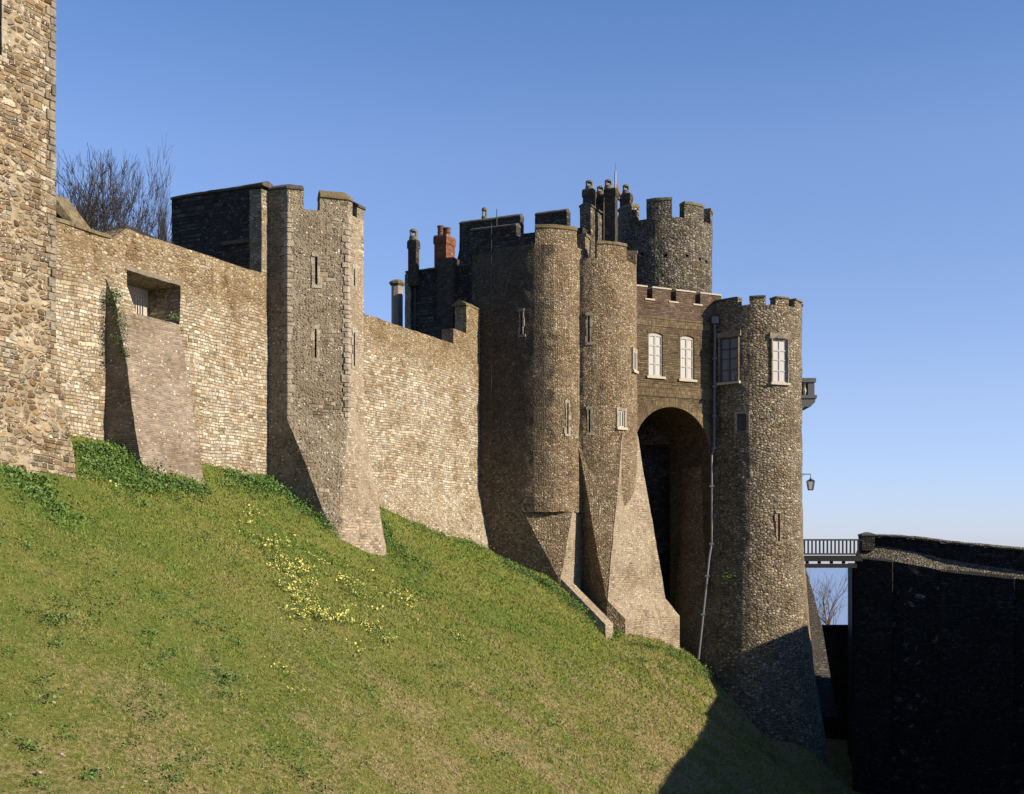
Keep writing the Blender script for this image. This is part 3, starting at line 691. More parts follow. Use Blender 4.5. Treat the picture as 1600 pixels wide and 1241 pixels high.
# spur foot
def spurA(z, k, e=1.):
    tops = [(50.0, -23.2), (52 - 2.1 * .5, -23.14 + 2.1 * .866), (52 + 2.1 * .5, -23.14 + 2.1 * .866), (54.0, -23.14)]
    bots = [(50.0, -21.53), (50.01, -21.5 + e * .02), (52.15, -21.42 + e * .02), (54.0, -22.9)]
    return [ST(a[0] + (c_[0] - a[0]) * k, a[1] + (c_[1] - a[1]) * k, z) for a, c_ in zip(tops, bots)] + [ST(53.97, -25.6, z), ST(50.0, -25.6, z)]
bm = bmesh.new(); loft(bm, [spurA(-5, 1.1), spurA(-.6, 1), spurA(2.32, 0)]); mk('spur_foot', bm, [M['drum'], M['spur']], TA, L=.3, amp=.02, smooth=16, facing=(N2 + Vector((0, 0, .12)) - D2 * .1).normalized())  # sunlit facet painted in the paler stone, dull facets in the darker
# low sloping ramp wall running out of the spur
bm = bmesh.new()
rp_ = [(-21.7, -.35), (-21.4, -.62), (-19.45, -2.45), (-19.4, -5.2), (-22, -5.2)]
loft(bm, [[ST(s, t, z) for t, z in rp_] for s in (50.05, 50.95)]); mk('ramp_wall', bm, M['spur'], TA, L=.3, amp=.02)
aA = lambda u: circ_hit(u, cA, RA)[1]
merlon(TA, arcpath(cA, RA, aA(836), aA(902)), 13.75, 14.5, M['drum'], M['moss'], sec=slab(14.5, .14, .05))
merlon(TA, arcpath(cA, RA, aA(902) + .32, aA(902) + .9), 13.75, 14.4, M['drum'], M['coping'], sec=slab(14.4, .12, .05))
tb = t_at(735, 49.97); tf = t_at(806, 49.97)
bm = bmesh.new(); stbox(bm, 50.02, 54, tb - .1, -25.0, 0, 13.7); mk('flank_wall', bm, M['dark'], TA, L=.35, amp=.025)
merlon(TA, [ST(49.97, tb), ST(49.97, tf)], 13.6, 14.68, M['dark'], M['copdark'], sec=saddle(14.68, .16, .04))
bm = bmesh.new(); tp = t_at(768, 49.88); tube(bm, [ST(49.88, tp, 14.9), ST(49.88, tp, -.6)], .012, 6); mk('lightning_conductor', bm, M['copdark'], TA)
bm = bmesh.new(); tp = t_at(771, 49.97); tube(bm, [ST(50.3, tp, 14.6), ST(50.3, tp, 15.6)], .02, 6); mk('rod', bm, M['copdark'], TA)

# ================================================================ second drum
cB = ST(53.46, -21.43); RB = 2.02
TB = thing('drum_tower', 'brown flint round tower with small pale framed window and great battered foot beside the arch', 'tower', ST(53.5, -21.4, -1))
bm = bmesh.new(); n = 30
def circB(z, rad=RB): return [ST(53.46 - rad * math.cos(2 * math.pi * i / n), -21.43 + rad * math.sin(2 * math.pi * i / n), z) for i in range(n)]
loft(bm, [circB(.5, 1.1), circB(3.4, 1.9)] + [circB(z) for z in (4.4, 8, 11, 13.35)])
cb = bmesh.new()
f1 = frame_circ(920, cB, RB); f2 = frame_circ(921, cB, RB); f3 = frame_circ(971, cB, RB); f4 = frame_circ(991.5, cB, RB)
z1_ = (zv(535, f1[3]), zv(493, f1[3])); z2_ = (zv(676, f2[3]), zv(640, f2[3])); z3_ = (zv(668, f3[3]), zv(642, f3[3])); z4_ = (zv(579, f4[3]), zv(549, f4[3]))
cutbox(cb, *f1[:3], .085, *z1_); cutbox(cb, *f2[:3], .07, *z2_); cutbox(cb, *f3[:3], .34, *z3_, .4); cutbox(cb, *f4[:3], .4, *z4_, .4)
bm = cut(bm, cb)
mk('wall', bm, M['drum'], TB, L=.3, amp=.03, smooth=40)
slit(TB, *f1[:3], .085, *z1_, M['quoin'], .09, 21); slit(TB, *f2[:3], .07, *z2_, M['quoin'], .09, 22)
window(TB, *f3[:3], .34, *z3_, [], M['glass'], M['sill'], .06, fw=.06); window(TB, *f4[:3], .4, *z4_, [], M['glass'], M['sill'], .03, fw=.06)
for ff, zz, ww in ((f3, z3_, .34), (f4, z4_, .4)):
    bm = bmesh.new()
    for sg in (-1, 1): x0, x1_ = sorted((sg * ww / 2, sg * (ww / 2 + .11))); box(bm, *ff[:3], x0, x1_, -.1, .03, zz[0], zz[1])
    box(bm, *ff[:3], -ww / 2 - .12, ww / 2 + .12, -.1, .035, zz[1], zz[1] + .13); mk('window_surround', bm, M['quoin'], TB)
def spurB(z, k, k2=0.):
    rr = 2.06; tops = [(53.46 - rr * math.cos(R(p)), -21.43 + rr * math.sin(R(p))) for p in (2, 64, 122, 180, 270)]
    Lc = (51.46 + .3 * k2, -19.9 + .7 * k2); Rc = (55.85 + .5 * k2, -18.75 + .5 * k2)
    bots = [(51.46, -19.95), Lc, Rc, (56.2, -22.), (54, -23.5)]
    return [ST(a[0] + (c_[0] - a[0]) * k, a[1] + (c_[1] - a[1]) * k, z) for a, c_ in zip(tops, bots)]
bm = bmesh.new(); loft(bm, [spurB(-8, 1, 1.), spurB(-2.3, 1, 1.), spurB(-1.5, 1, 0), spurB(6.0, 0)]); mk('spur_foot', bm, [M['drum'], M['spur']], TB, L=.3, amp=.025, smooth=16, facing=(N2 + Vector((0, 0, .12)) - D2 * .26).normalized())  # paler second stone puts sunlight into the bright facet's colour
aB = lambda u: circ_hit(u, cB, RB)[1]
merlon(TB, arcpath(cB, RB, aB(933), aB(979)), 13.3, 13.95, M['drum'], M['coping'], sec=slab(13.95, .12, .05))
merlon(TB, arcpath(cB, RB, aB(979) + .5, aB(979) + 1.3), 13.3, 13.9, M['drum'], M['coping'], sec=slab(13.9, .12, .05))
merlon(TB, arcpath(cB, RB, aB(933) - 1.5, aB(933) - .55), 13.3, 13.95, M['drum'], M['coping'], sec=slab(13.95, .12, .05))

# ================================================================ rear block with battlements
RBK = thing('gatehouse_block', 'dark high rear block of the gatehouse with broad merlons, above the drum towers', 'building', ST(57, -26, 0))
s0 = 56.
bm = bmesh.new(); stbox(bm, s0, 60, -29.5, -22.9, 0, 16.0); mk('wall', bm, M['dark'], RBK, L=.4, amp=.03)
def mt(a, b_, z1, cop=M['copdark'], sec=None): return merlon(RBK, [ST(s0 - .02, t_at(a, s0)), ST(s0 - .02, t_at(b_, s0))], 15.9, z1, M['dark'], cop, sec=sec or saddle(z1, .2, .05))
mt(718, 813, 16.85); mt(836, 886, 16.8)
bm = bmesh.new(); t0 = t_at(718, s0)
extr(bm, [ST(s0 + .3, t0, 16.5), ST(s0 + .3, t0 - .02, 12), ST(s0 + .3, t0 - 1.1, 12)], D2 * 1.2); mk('raking_buttress', bm, M['dark'], RBK, L=.4, amp=.03)
D = 60.; bm = bmesh.new(); c0 = ST(56.6, t_at(923, 56.6)); zt = zv(322, c0.y)
P_ = lambda a, c_, z: c0 + D2 * a - N2 * c_ + Vector((0, 0, z))
loft(bm, [[P_(0, 0, 12), P_(1.4, 0, 12), P_(1.4, .55, 12), P_(0, .55, 12)], [P_(0, 0, zt), P_(.9, 0, zt), P_(.9, .55, zt), P_(0, .55, zt)]][:1] + [[P_(0, 0, zt), P_(1.4, 0, zt - .1), P_(1.4, .55, zt - .1), P_(0, .55, zt)]])
mk('turret', bm, M['flint'], RBK, L=.3, amp=.02)
bm = bmesh.new(); sweep(bm, [c0 + Vector((0, 0, 0)), c0 + D2 * 1.42], [(.06, zt), (.05, zt + .08), (-.27, zt + .26), (-.6, zt + .08), (-.6, zt)]); mk('coping', bm, M['copdark'], RBK, L=.25, amp=.02)
# lower block
LB = thing('gatehouse_wing', 'low dark flint wing of the gatehouse with two chimneys, behind the right length of wall', 'building', ST(52, -27.5, 0))
bm = bmesh.new(); tL = t_at(634, 50.3)
stbox(bm, 50.3, 55.9, tL, tb - .12, 0, 13.25); mk('wall', bm, M['dark'], LB, L=.4, amp=.03)
bm = bmesh.new(); sweep(bm, [ST(50.3, tL), ST(50.3, tb - .12)], saddle(13.26, .16, .07)); mk('coping', bm, M['copdark'], LB, L=.3, amp=.02)
bm = bmesh.new(); stbox(bm, 50.0, 50.6, t_at(683, 50.), t_at(708, 50.), 8, 13.65); mk('chimney_breast', bm, M['stack'], LB, L=.4, amp=.015)
bm = bmesh.new(); stbox(bm, 50.22, 50.6, tL - .01, tL + .28, 8, 13.2); mk('pilaster', bm, M['tower'], LB, L=.3, amp=.02)
bm = bmesh.new(); tp = t_at(648, 50.2); tube(bm, [ST(50.24, tp, 12.6), ST(50.24, tp, 9)], .04, 8); mk('drainpipe', bm, M['black'], LB)

def chimney(u0, uc, u1, v0, v1, Dc, mat, pots, name='chimney', pot=M['pot'], potv=20, lab=None, grp='chimney stacks of the gatehouse', hooded=True, capw=.035):
    """stack seen on its corner: uc is the column of the near corner, left face dark (-d), right face lit (n)"""
    c = Vector((ray(uc) * Dc, Dc, 0)); z1 = zv(v0, Dc); z0 = zv(v1, Dc) - .6
    wl = (uc - u0) / F * Dc / abs(N2.x + 0.) ; wr_ = max((u1 - uc) / F * Dc / (D2.x - ray(uc) * D2.y), .12)
    T_ = thing(name, lab, 'chimney', Vector((c.x, c.y, z0)), grp)
    A = lambda e, z: [c + D2 * -e + N2 * e + Vector((0, 0, z)), c + D2 * (wr_ + e) + N2 * e + Vector((0, 0, z)), c + D2 * (wr_ + e) - N2 * (wl + e) + Vector((0, 0, z)), c - D2 * e - N2 * (wl + e) + Vector((0, 0, z))]
    b_ = bmesh.new(); loft(b_, [A(0, z0), A(0, z1 - .42)]); st_ = mk('stack', b_, mat, T_)
    b_ = bmesh.new(); loft(b_, [A(.0, z1 - .418), A(capw, z1 - .36), A(capw, z1 - .1), A(capw * .2, z1)]); mk('cap', b_, mat, T_)
    mid = c + D2 * wr_ / 2 - N2 * wl / 2
    for (du, pv) in pots:
        pc = mid + Vector((du / F * Dc, 0, 0)); h = pv / F * Dc; b_ = bmesh.new()
        if hooded:      # hooded pot with an open window through it
            rr = .16
            for k in range(4):
                a = math.pi / 4 + k * math.pi / 2; q = pc + Vector((math.cos(a), math.sin(a), 0)) * rr
                prism(b_, [q + Vector((math.cos(x) * .05, math.sin(x) * .05, 0)) for x in (0, 1.57, 3.14, 4.71)], z1 + h * .35 + .002, z1 + h * .74 - .002)
            lathe(b_, pc, [(.21, z1 - .02), (.19, z1 + h * .35)], 10); lathe(b_, pc, [(.19, z1 + h * .74), (.17, z1 + h * .9), (.08, z1 + h)], 10)
        else: lathe(b_, pc, [(.17, z1 - .02), (.15, z1 + h * .15), (.14, z1 + h * .4), (.17, z1 + h * .45), (.14, z1 + h * .5), (.15, z1 + h * .85), (.18, z1 + h), (.12, z1 + h), (.1, z1 + h * .5)], 12)
        mk('chimney_pot', b_, pot, T_, smooth=50)
    return T_
chimney(637, 650, 655, 374, 425, 57.3, M['stack'], [(0, 18)], lab='slim dark chimney stack with one hooded pot, leftmost on the low wing')
chimney(678, 697, 711, 366, 425, 57.2, M['redstack'], [(-6, 17), (4, 14)], pot=M['redpot'], hooded=False, lab='orange red brick chimney stack with two clay pots', capw=.035)
PT = thing('chimney_pot', 'single hooded chimney pot peeping over the long dark merlon', 'chimney pot', pt(757, 342, 64.5))
bm = bmesh.new(); q = pt(757, 342, 64.5)
for k in range(4):
    a = math.pi / 4 + k * math.pi / 2; qq = q + Vector((math.cos(a), math.sin(a), 0)) * .12
    prism(bm, [qq + Vector((math.cos(x) * .045, math.sin(x) * .045, 0)) for x in (0, 1.57, 3.14, 4.71)], q.z + .102, q.z + .4)
lathe(bm, q, [(.17, q.z - .9), (.15, q.z + .1)], 10); lathe(bm, q, [(.15, q.z + .402), (.13, q.z + .52), (.05, q.z + .58)], 10)
mk('pot', bm, M['pot'], PT)
# pale octagonal column beyond the wall
bm = bmesh.new(); q = pt(620.5, 505, 60); zt = zv(448, 60)
OC = thing('chimney', 'pale octagonal chimney shaft with moulded cap, free standing behind the wall', 'chimney', q, 'chimney stacks of the gatehouse')
lathe(bm, q, [(.27, q.z - 3), (.27, zt)], 8, rot=.25); mk('shaft', bm, M['column'], OC)
bm = bmesh.new(); lathe(bm, q, [(.27, zt + .002), (.37, zt + .1), (.37, zt + .2), (.2, zt + .3)], 8, rot=.25); mk('cap', bm, M['coping'], OC)
# cluster above the drums
chimney(911, 926, 931, 294, 345, 61.5, M['stack'], [(0, 15)], lab='dark chimney stack at the left end of the tall cluster')
chimney(931, 943, 946, 303, 380, 62.2, M['stack'], [(0, 14)], lab='lowest stack of the tall cluster, squeezed between two taller ones')
chimney(945, 961, 965, 293, 392, 61.0, M['stack'], [(-4, 15)], lab='tallest and broadest dark chimney stack with a thin sunlit edge')
chimney(969, 984, 988, 301, 345, 66.5, M['stack'], [(0, 15)], lab='dark chimney stack standing apart at the right end of the cluster')
# hooded pot leaning off the broad stack, and mast
LP = thing('chimney_cowl', 'round brown cowl on a bent bracket between the two right chimneys', 'cowl', pt(966, 300, 63))
bm = bmesh.new(); tube(bm, [pt(964, 300, 63), pt(967, 312, 63), pt(972, 310, 63)], .07, 8); mk('bracket', bm, M['black'], LP)
bm = bmesh.new(); tube(bm, [pt(963, 288, 63), pt(964, 302, 63), pt(969, 306, 63)], [.1, .16, .12], 10); mk('cowl', bm, M['terra'], LP, smooth=50)
MS = thing('mast', 'thin pale mast rising above the chimney cluster', 'mast', pt(961.5, 300, 61.6))
bm = bmesh.new(); tube(bm, [pt(961.5, 310, 61.6), pt(961.5, 268, 61.6)], .045, 8); mk('pole', bm, M['frame'], MS)
bm = bmesh.new(); tube(bm, [pt(961.5, 269, 61.6), pt(961.5, 254, 61.6)], .008, 6); mk('aerial', bm, M['black'], MS)

# ================================================================ high round tower behind the gate
cC = Vector((7.85, 66, 0)); RC = 2.45
TC = thing('round_tower', 'tall dark flint round tower with merlons, highest above the brick gate front', 'tower', Vector((7.85, 66, 0)))
bm = bmesh.new(); lathe(bm, cC, [(RC, 6), (RC, 9), (RC, 12), (RC, 15), (RC, 17.3)], 40)
cb = bmesh.new()
for u, v in ((1003, 397), (1040, 399), (1074, 400), (1094, 405), (1104, 409)):
    fr_ = frame_circ(u, cC, RC); zz = zv(v, fr_[3]); cutbox(cb, *fr_[:3], .15, zz - .07, zz + .08)
bm = cut(bm, cb); mk('wall', bm, M['flint'], TC, L=.3, amp=.035, smooth=40)
aC = lambda u: circ_hit(u, cC, RC)[1]
for a, c_, zt in ((966, 987, 18.1), (1010, 1050, 18.15), (1069, 1100, 18.0)):
    merlon(TC, arcpath(cC, RC, aC(a), aC(c_)), 17.2, zt, M['flint'], M['coping'], sec=slab(zt, .13, .04, .5), th=.5)
e_ = aC(1100)
for k in range(4): a0 = e_ + .3 + k * .95; merlon(TC, arcpath(cC, RC, a0, a0 + .6), 17.2, 18.0, M['flint'], M['coping'], sec=slab(18., .13, .04, .5), th=.5)

# ================================================================ brick gate front with the great arch
fd = Vector((.89, .456, 0)).normalized(); fo = Vector((fd.y, -fd.x, 0)); P0 = Vector((ray(995) * 58.9, 58.9, 0))
def onf(u): r = ray(u); return (r * P0.y - P0.x) / (fd.x - r * fd.y)
def Df_(u): return (P0 + fd * onf(u)).y
BF = thing('brick_gate_front', 'dark brick gatehouse front with two white sash windows over a great round arch', 'gatehouse', Vector((7.6, 61, -5)))
Lc, Ra, zs = 1.95, 2.12, 5.29
def FP(l, z, y=0): return P0 + fd * l + fo * y + Vector((0, 0, z))
arcp = [(Lc - Ra * math.cos(math.pi * i / 20), zs + Ra * math.sin(math.pi * i / 20)) for i in range(21)]
zone = [('wall', 'brick', 0.), ]
out_ = [(-1.2, -8), (Lc - Ra, -8)] + arcp + [(Lc + Ra, -8), (5.2, -8), (5.2, 10.86), (-1.2, 10.86)]
wins = [(onf(1024.5), zv(588, Df_(1024)), zv(523, Df_(1024)), .78), (onf(1074), zv(593, Df_(1074)), zv(528, Df_(1074)), .78)]
bm = bmesh.new(); extr(bm, [FP(l, z) for l, z in out_], -fo * 3.3)
cb = bmesh.new()
for l, a, c_, w_ in wins:
    n_ = 10; pts_ = [FP(l - w_ / 2, a, .3), FP(l + w_ / 2, a, .3)] + [FP(l + w_ / 2 - w_ * i / n_, c_ + .1 * (1 - (1 - 2 * i / n_) ** 2), .3) for i in range(n_ + 1)]
    extr(cb, pts_, -fo * .9)
bm = cut(bm, cb); mk('wall', bm, M['brick'], BF, L=.6, amp=.0)
# reddish parapet with three square loopholes
zp0, zp1 = 10.86, 12.86
cols = [onf(1015), onf(1052), onf(1090)]; bm = bmesh.new()
box(bm, P0, fd, fo, -1.2, 4.75, -.5, .012, zp0 + .002, 12.36); x = -1.2
for c_ in cols + [99]:
    xe = min(c_ - .15, 4.75); box(bm, P0, fd, fo, x, xe, -.5, .012, 12.362, zp1); x = c_ + .15
mk('parapet', bm, M['brickred'], BF)
bm = bmesh.new(); x = -1.2
for c_ in cols + [99]:
    xe = min(c_ - .13, 4.75); box(bm, P0, fd, fo, x, xe, -.55, .05, zp1 + .002, zp1 + .07); x = c_ + .13
for c_ in cols: box(bm, P0, fd, fo, c_ - .27, c_ + .27, -.3, .05, 12.28, 12.35)
mk('coping', bm, M['sill'], BF)
for zz, h in ((11.11, .42), (7.86, .5)):
    bm = bmesh.new(); box(bm, P0, fd, fo, -1.2, 4.75, -.1, .035, zz, zz + h * .8); mk('brick_band', bm, M['brickyel'], BF)
    bm = bmesh.new(); box(bm, P0, fd, fo, -1.2, 4.75, -.1, .06, zz + h * .8 + .002, zz + h); mk('string_course', bm, M['brickyel'], BF)
bm = bmesh.new(); N_ = 28
ri = [FP(Lc - (Ra + .0) * math.cos(math.pi * i / N_), zs + Ra * math.sin(math.pi * i / N_), .022) for i in range(N_ + 1)]
ro = [FP(Lc + (Ra + .42) * math.cos(math.pi * i / N_), zs + (Ra + .42) * math.sin(math.pi * i / N_), .022) for i in range(N_ + 1)]
for i in range(N_):
    j = N_ - i; gap = .004
    extr(bm, [ri[i], ri[i + 1], ro[j - 1], ro[j]], -fo * .3)
bmesh.ops.remove_doubles(bm, verts=bm.verts, dist=.0001)
ar = mk('arch_ring', bm, M['brickyel'], BF)
for k, (l, a, c_, w_) in enumerate(wins):
    wo_ = window(BF, FP(l, 0), fd, fo, w_, a, c_, (.3, .52, .745), M['blind'], M['frame'], .1, arch=.1, trans=2)
    bm = bmesh.new(); n_ = 8
    for i in range(n_):
        x0, x1_ = -w_ / 2 - .06 + (w_ + .12) * i / n_, -w_ / 2 - .06 + (w_ + .12) * (i + 1) / n_
        f0, f1_ = [.1 * (1 - (2 * q / n_ - 1) ** 2) for q in (i, i + 1)]
        extr(bm, [FP(l + x0, c_ + f0 + .005, .02), FP(l + x1_ - .008, c_ + f1_ + .005, .02), FP(l + (x1_ - .008) * 1.12, c_ + f1_ + .27, .02), FP(l + x0 * 1.12, c_ + f0 + .27, .02)], -fo * .2)
    mk('window_head', bm, M['brickyel'], BF)
# back of the deep recess
bm = bmesh.new(); box(bm, P0, fd, fo, -1., 1.9, -3.7, -3.28, -8, 6); mk('recess_wall', bm, M['wall'], BF, L=.5, amp=.03)
bm = bmesh.new(); box(bm, P0, fd, fo, 1.9, 5, -4.9, -4.4, -8, 8); mk('gate_back', bm, M['dark'], BF)

# ================================================================ right round tower
cD = Vector((11.7, 62, 0)); RD = 2.3
TD = thing('round_tower', 'big grey flint round tower with flared foot and four windows, right of the arch', 'tower', Vector((11.7, 62, -8)))
profD = [(4.5, -17), (3.95, -13), (3.35, -8), (2.95, -5.6), (2.66, -3.6), (2.42, -1.2), (2.33, .2), (RD, 1.2), (RD, 4), (RD, 7), (RD, 10), (RD, 12.18)]
bm = bmesh.new(); lathe(bm, cD, profD, 48)
cb = bmesh.new()
w3 = frame_circ(1138.5, cD, RD); w4 = frame_circ(1219, cD, RD); w5 = frame_circ(1159, cD, RD); s5 = frame_circ(1121, cD, RD); s6 = frame_circ(1217, cD, RD)
z3w = (zv(597, w3[3]), zv(527, w3[3])); z4w = (zv(598, w4[3]), zv(530, w4[3])); z5w = (zv(671, w5[3]), zv(647, w5[3])); zs5 = (zv(842, s5[3]), zv(801, s5[3])); zs6 = (zv(846, s6[3]), zv(802, s6[3]))
cutbox(cb, *w3[:3], .98, *z3w, .5); cutbox(cb, *w4[:3], .82, *z4w, .5); cutbox(cb, *w5[:3], .44, *z5w, .4); cutbox(cb, *s5[:3], .1, *zs5); cutbox(cb, *s6[:3], .12, *zs6)
bm = cut(bm, cb); mk('wall', bm, M['gate'], TD, L=.28, amp=.035, smooth=40)
window(TD, *w3[:3], .98, *z3w, (.27, .52, .74), M['glass'], M['framedark'], .12, trans=2)
window(TD, *w4[:3], .82, *z4w, (.27, .52, .74), M['blind'], M['frame'], .1, trans=2)
window(TD, *w5[:3], .44, *z5w, (.33, .66), M['glassdark'], M['framedark'], .1, fw=.03, sill=False)
for ff, zz, ww, nm in ((w3, z3w, .98, 0), (w4, z4w, .82, 1), (w5, z5w, .44, 2)):
    bm = bmesh.new(); e = .06 if nm < 2 else .13
    for sg in (-1, 1): x0, x1_ = sorted((sg * ww / 2, sg * (ww / 2 + e))); box(bm, *ff[:3], x0, x1_, -.2, .03, zz[0] - (.2 if nm == 2 else 0), zz[1])
    box(bm, *ff[:3], -ww / 2 - .15, ww / 2 + .15, -.35, .035, zz[1] + .002, zz[1] + (.26 if nm < 2 else .12))
    if nm == 1: extr(bm, [ff[0] + ff[1] * x + ff[2] * .046 + Vector((0, 0, z)) for x, z in ((-.3, zz[1] + .02), (.3, zz[1] + .02), (0, zz[1] + .2))], ff[2] * .05)
    mk('window_surround', bm, (M['butt'], M['quoindull'], M['spur'])[nm], TD)
bm = bmesh.new(); O, r_, o_ = w3[:3]; tube(bm, [O + r_ * .2 - o_ * .085 + Vector((0, 0, z3w[0] + .08)), O + r_ * .2 - o_ * .085 + Vector((0, 0, z3w[0] + .42))], [.05, .03], 8); mk('candle', bm, M['candle'], TD)
slit(TD, *s5[:3], .1, *zs5, M['gate'], .1, 31)
slit(TD, *s6[:3], .12, *zs6, M['spur'], .1, 32)
aD = lambda u: circ_hit(u, cD, RD)[1]
for a, c_ in ((1108, 1153), (1171, 1196)): merlon(TD, arcpath(cD, RD, aD(a), aD(c_)), 12.1, 12.52, M['gate'], M['copdark'], sec=slab(12.52, .07, .06, .5), th=.5)
merlon(TD, arcpath(cD, RD, aD(1212), aD(1232)), 12.1, 12.52, M['gate'], M['coping'], sec=slab(12.52, .07, .06, .5), th=.5)
e_ = aD(1232)
for k in range(6): a0 = e_ + .2 + k * .62; merlon(TD, arcpath(cD, RD, a0, a0 + .38), 12.1, 12.52, M['gate'], M['coping'], sec=slab(12.52, .07, .06, .5), th=.5)
# broad pier under the vault carrying the left side of the tower
bm = bmesh.new(); cE = Vector((11.3, 63.3, 0)); lathe(bm, cE, [(4.5, -17), (4.0, -12), (3.55, -5), (3.3, -2.5), (3.05, .5), (3.0, 3), (3.0, 4.75)], 48)
mk('vault_pier', bm, M['drum'], TD, L=.4, amp=.03, smooth=40)
# raking rear buttress on the right
bm = bmesh.new(); Dq = lambda u: 65 + (u - 1236) * .075
extr(bm, [pt(u, v, Dq(u)) for u, v in ((1236, 870), (1249, 885), (1263, 930), (1276, 980), (1300, 1120), (1236, 1120))], Vector((.22, -.02, 0)) * 1.3); mk('buttress', bm, M['dark'], TD, L=.4, amp=.01)
# drainpipe
bm = bmesh.new(); pp = [Vector((ray(1117) * 60.65, 60.65, zv(505, 60.6))), Vector((ray(1116) * 60.6, 60.6, zv(700, 60.6))), Vector((ray(1112) * 60.45, 60.45, zv(712, 60.5))), Vector((ray(1112) * 60.45, 60.45, zv(848, 60.5))), Vector((ray(1108) * 60.4, 60.4, zv(870, 60.5))), Vector((ray(1091) * 60.2, 60.2, zv(1030, 60.3)))]
tube(bm, pp, .065, 8); dp = mk('drainpipe', bm, M['lead'], TD, smooth=50)
bm = bmesh.new(); q = pp[0]; box(bm, q, Vector((1, 0, 0)), Vector((0, -1, 0)), -.17, .17, -.15, .15, -.02, .3); mk('hopper', bm, M['lead'], dp)
for v in (560, 604, 650, 700, 760, 850, 900, 960):
    k = np.interp(v, [505, 700, 712, 848, 870, 1030], [0, 1, 2, 3, 4, 5]); i = min(int(k), 4); q = pp[i].lerp(pp[i + 1], k - i); q = Vector((q.x, q.y, 0))
    bm = bmesh.new(); box(bm, q, Vector((1, 0, 0)), Vector((0, -1, 0)), -.11, .11, -.12, .085, zv(v, 60.5) - .04, zv(v, 60.5) + .04); mk('pipe_bracket', bm, M['lead'], dp)
bm = bmesh.new(); pq = circ_hit(1247.5, cD, RD)[0]; tube(bm, [pt(1250, 782, 62.4), pt(1250, 872, 62.4)], .045, 6); mk('door_jamb', bm, M['timber'], TD)

# balcony
BA = thing('balcony', 'small grey stone balcony on a corbel, sticking out from the side of the right tower', 'balcony', Vector((14.2, 62, 7.7)))
def xb(u): return ray(u) * 61.8
y0, y1 = 61.2, 62.8; zb = lambda v: zv(v, 61.8)
bm = bmesh.new(); prism(bm, [(xb(1240), y0), (xb(1270.5), y0), (xb(1270.5), y1), (xb(1240), y1)], zb(600), zb(593.5)); mk('handrail', bm, M['greycast'], BA)
bm = bmesh.new(); prism(bm, [(xb(1258.5), y0 + .05), (xb(1268.5), y0 + .05), (xb(1268.5), y1 - .05), (xb(1258.5), y1 - .05)], zb(620) + .002, zb(600) - .002); mk('parapet', bm, M['greycast'], BA)
bm = bmesh.new(); lathe(bm, Vector((xb(1254), y0 + .15, 0)), [(.05, zb(620)), (.1, zb(613)), (.05, zb(606)), (.08, zb(600.5))], 8); mk('baluster', bm, M['sill'], BA)
bm = bmesh.new(); prism(bm, [(xb(1240), y0 - .05), (xb(1271.5), y0 - .05), (xb(1271.5), y1 + .05), (xb(1240), y1 + .05)], zb(625), zb(620)); mk('floor_slab', bm, M['greycast'], BA)
bm = bmesh.new(); extr(bm, [Vector((xb(1240), y0, zb(625.2))), Vector((xb(1270), y0, zb(625.2))), Vector((xb(1269), y0, zb(631))), Vector((xb(1262), y0, zb(638))), Vector((xb(1253), y0, zb(638))), Vector((xb(1249), y0, zb(643))), Vector((xb(1240), y0, zb(643)))], Vector((0, 1.5, 0))); mk('corbel', bm, M['greycast'], BA)
# lantern
LN = thing('wall_lantern', 'black framed lantern with pale glass hanging from a bracket on the right tower', 'lantern', pt(1266, 750, 62))
bm = bmesh.new(); a = pt(1249, 741, 62); c_ = pt(1266.5, 741, 62); tube(bm, [a, c_], .022, 6); tube(bm, [pt(1250.5, 752, 62), pt(1250.5, 738, 62)], .03, 6); tube(bm, [c_, pt(1266.5, 750, 62)], .014, 6)
tube(bm, [pt(1250.5, 748, 62), pt(1256, 741.5, 62)], .012, 6); mk('bracket', bm, M['black'], LN)
q = pt(1266.5, 750, 62); zA = zv(749.5, 62); zB = zv(752, 62); zC = zv(765, 62)
bm = bmesh.new(); lathe(bm, q, [(.24, zB), (.24, zB + .02), (.05, zA + .03), (.03, zA + .1)], 4, rot=R(45))
for k in range(4):
    a = R(45 + 90 * k); e = Vector((math.cos(a), math.sin(a), 0)); q0 = Vector((q.x, q.y, 0))
    tube(bm, [q0 + e * .235 + Vector((0, 0, zB)), q0 + e * .15 + Vector((0, 0, zC))], .014, 4)
lathe(bm, q, [(.16, zC - .04), (.16, zC)], 4, rot=R(45)); mk('lantern_frame', bm, M['black'], LN)
bm = bmesh.new(); lathe(bm, q, [(.14, zC + .002), (.21, zB - .002)], 4, rot=R(45)); mk('glass', bm, M['lampglass'], LN)

# ================================================================ bridge
BR = thing('footbridge', 'dark timber bridge with close upright railings between right round tower and abutment', 'bridge', Vector((17, 74, .3)))
yb = 74.; X0, X1 = 13.2, ray(1347) * yb; Z = lambda v: zv(v, yb)
bm = bmesh.new(); prism(bm, [(X0, yb), (X1, yb), (X1, yb + .08), (X0, yb + .08)], Z(845), Z(842.5)); mk('top_rail', bm, M['timber'], BR)
bm = bmesh.new(); prism(bm, [(X0, yb), (X1, yb), (X1, yb + .08), (X0, yb + .08)], Z(867), Z(864.5)); mk('bottom_rail', bm, M['timber'], BR)
x = X1 - .22
k = 0
while x > X0 + .1:
    bm = bmesh.new(); wd = .045 if k % 1 == 0 else .05; prism(bm, [(x - wd, yb + .01), (x + wd, yb + .01), (x + wd, yb + .07), (x - wd, yb + .07)], Z(864.4), Z(845.1)); mk('baluster', bm, M['timber'], BR); x -= .222; k += 1
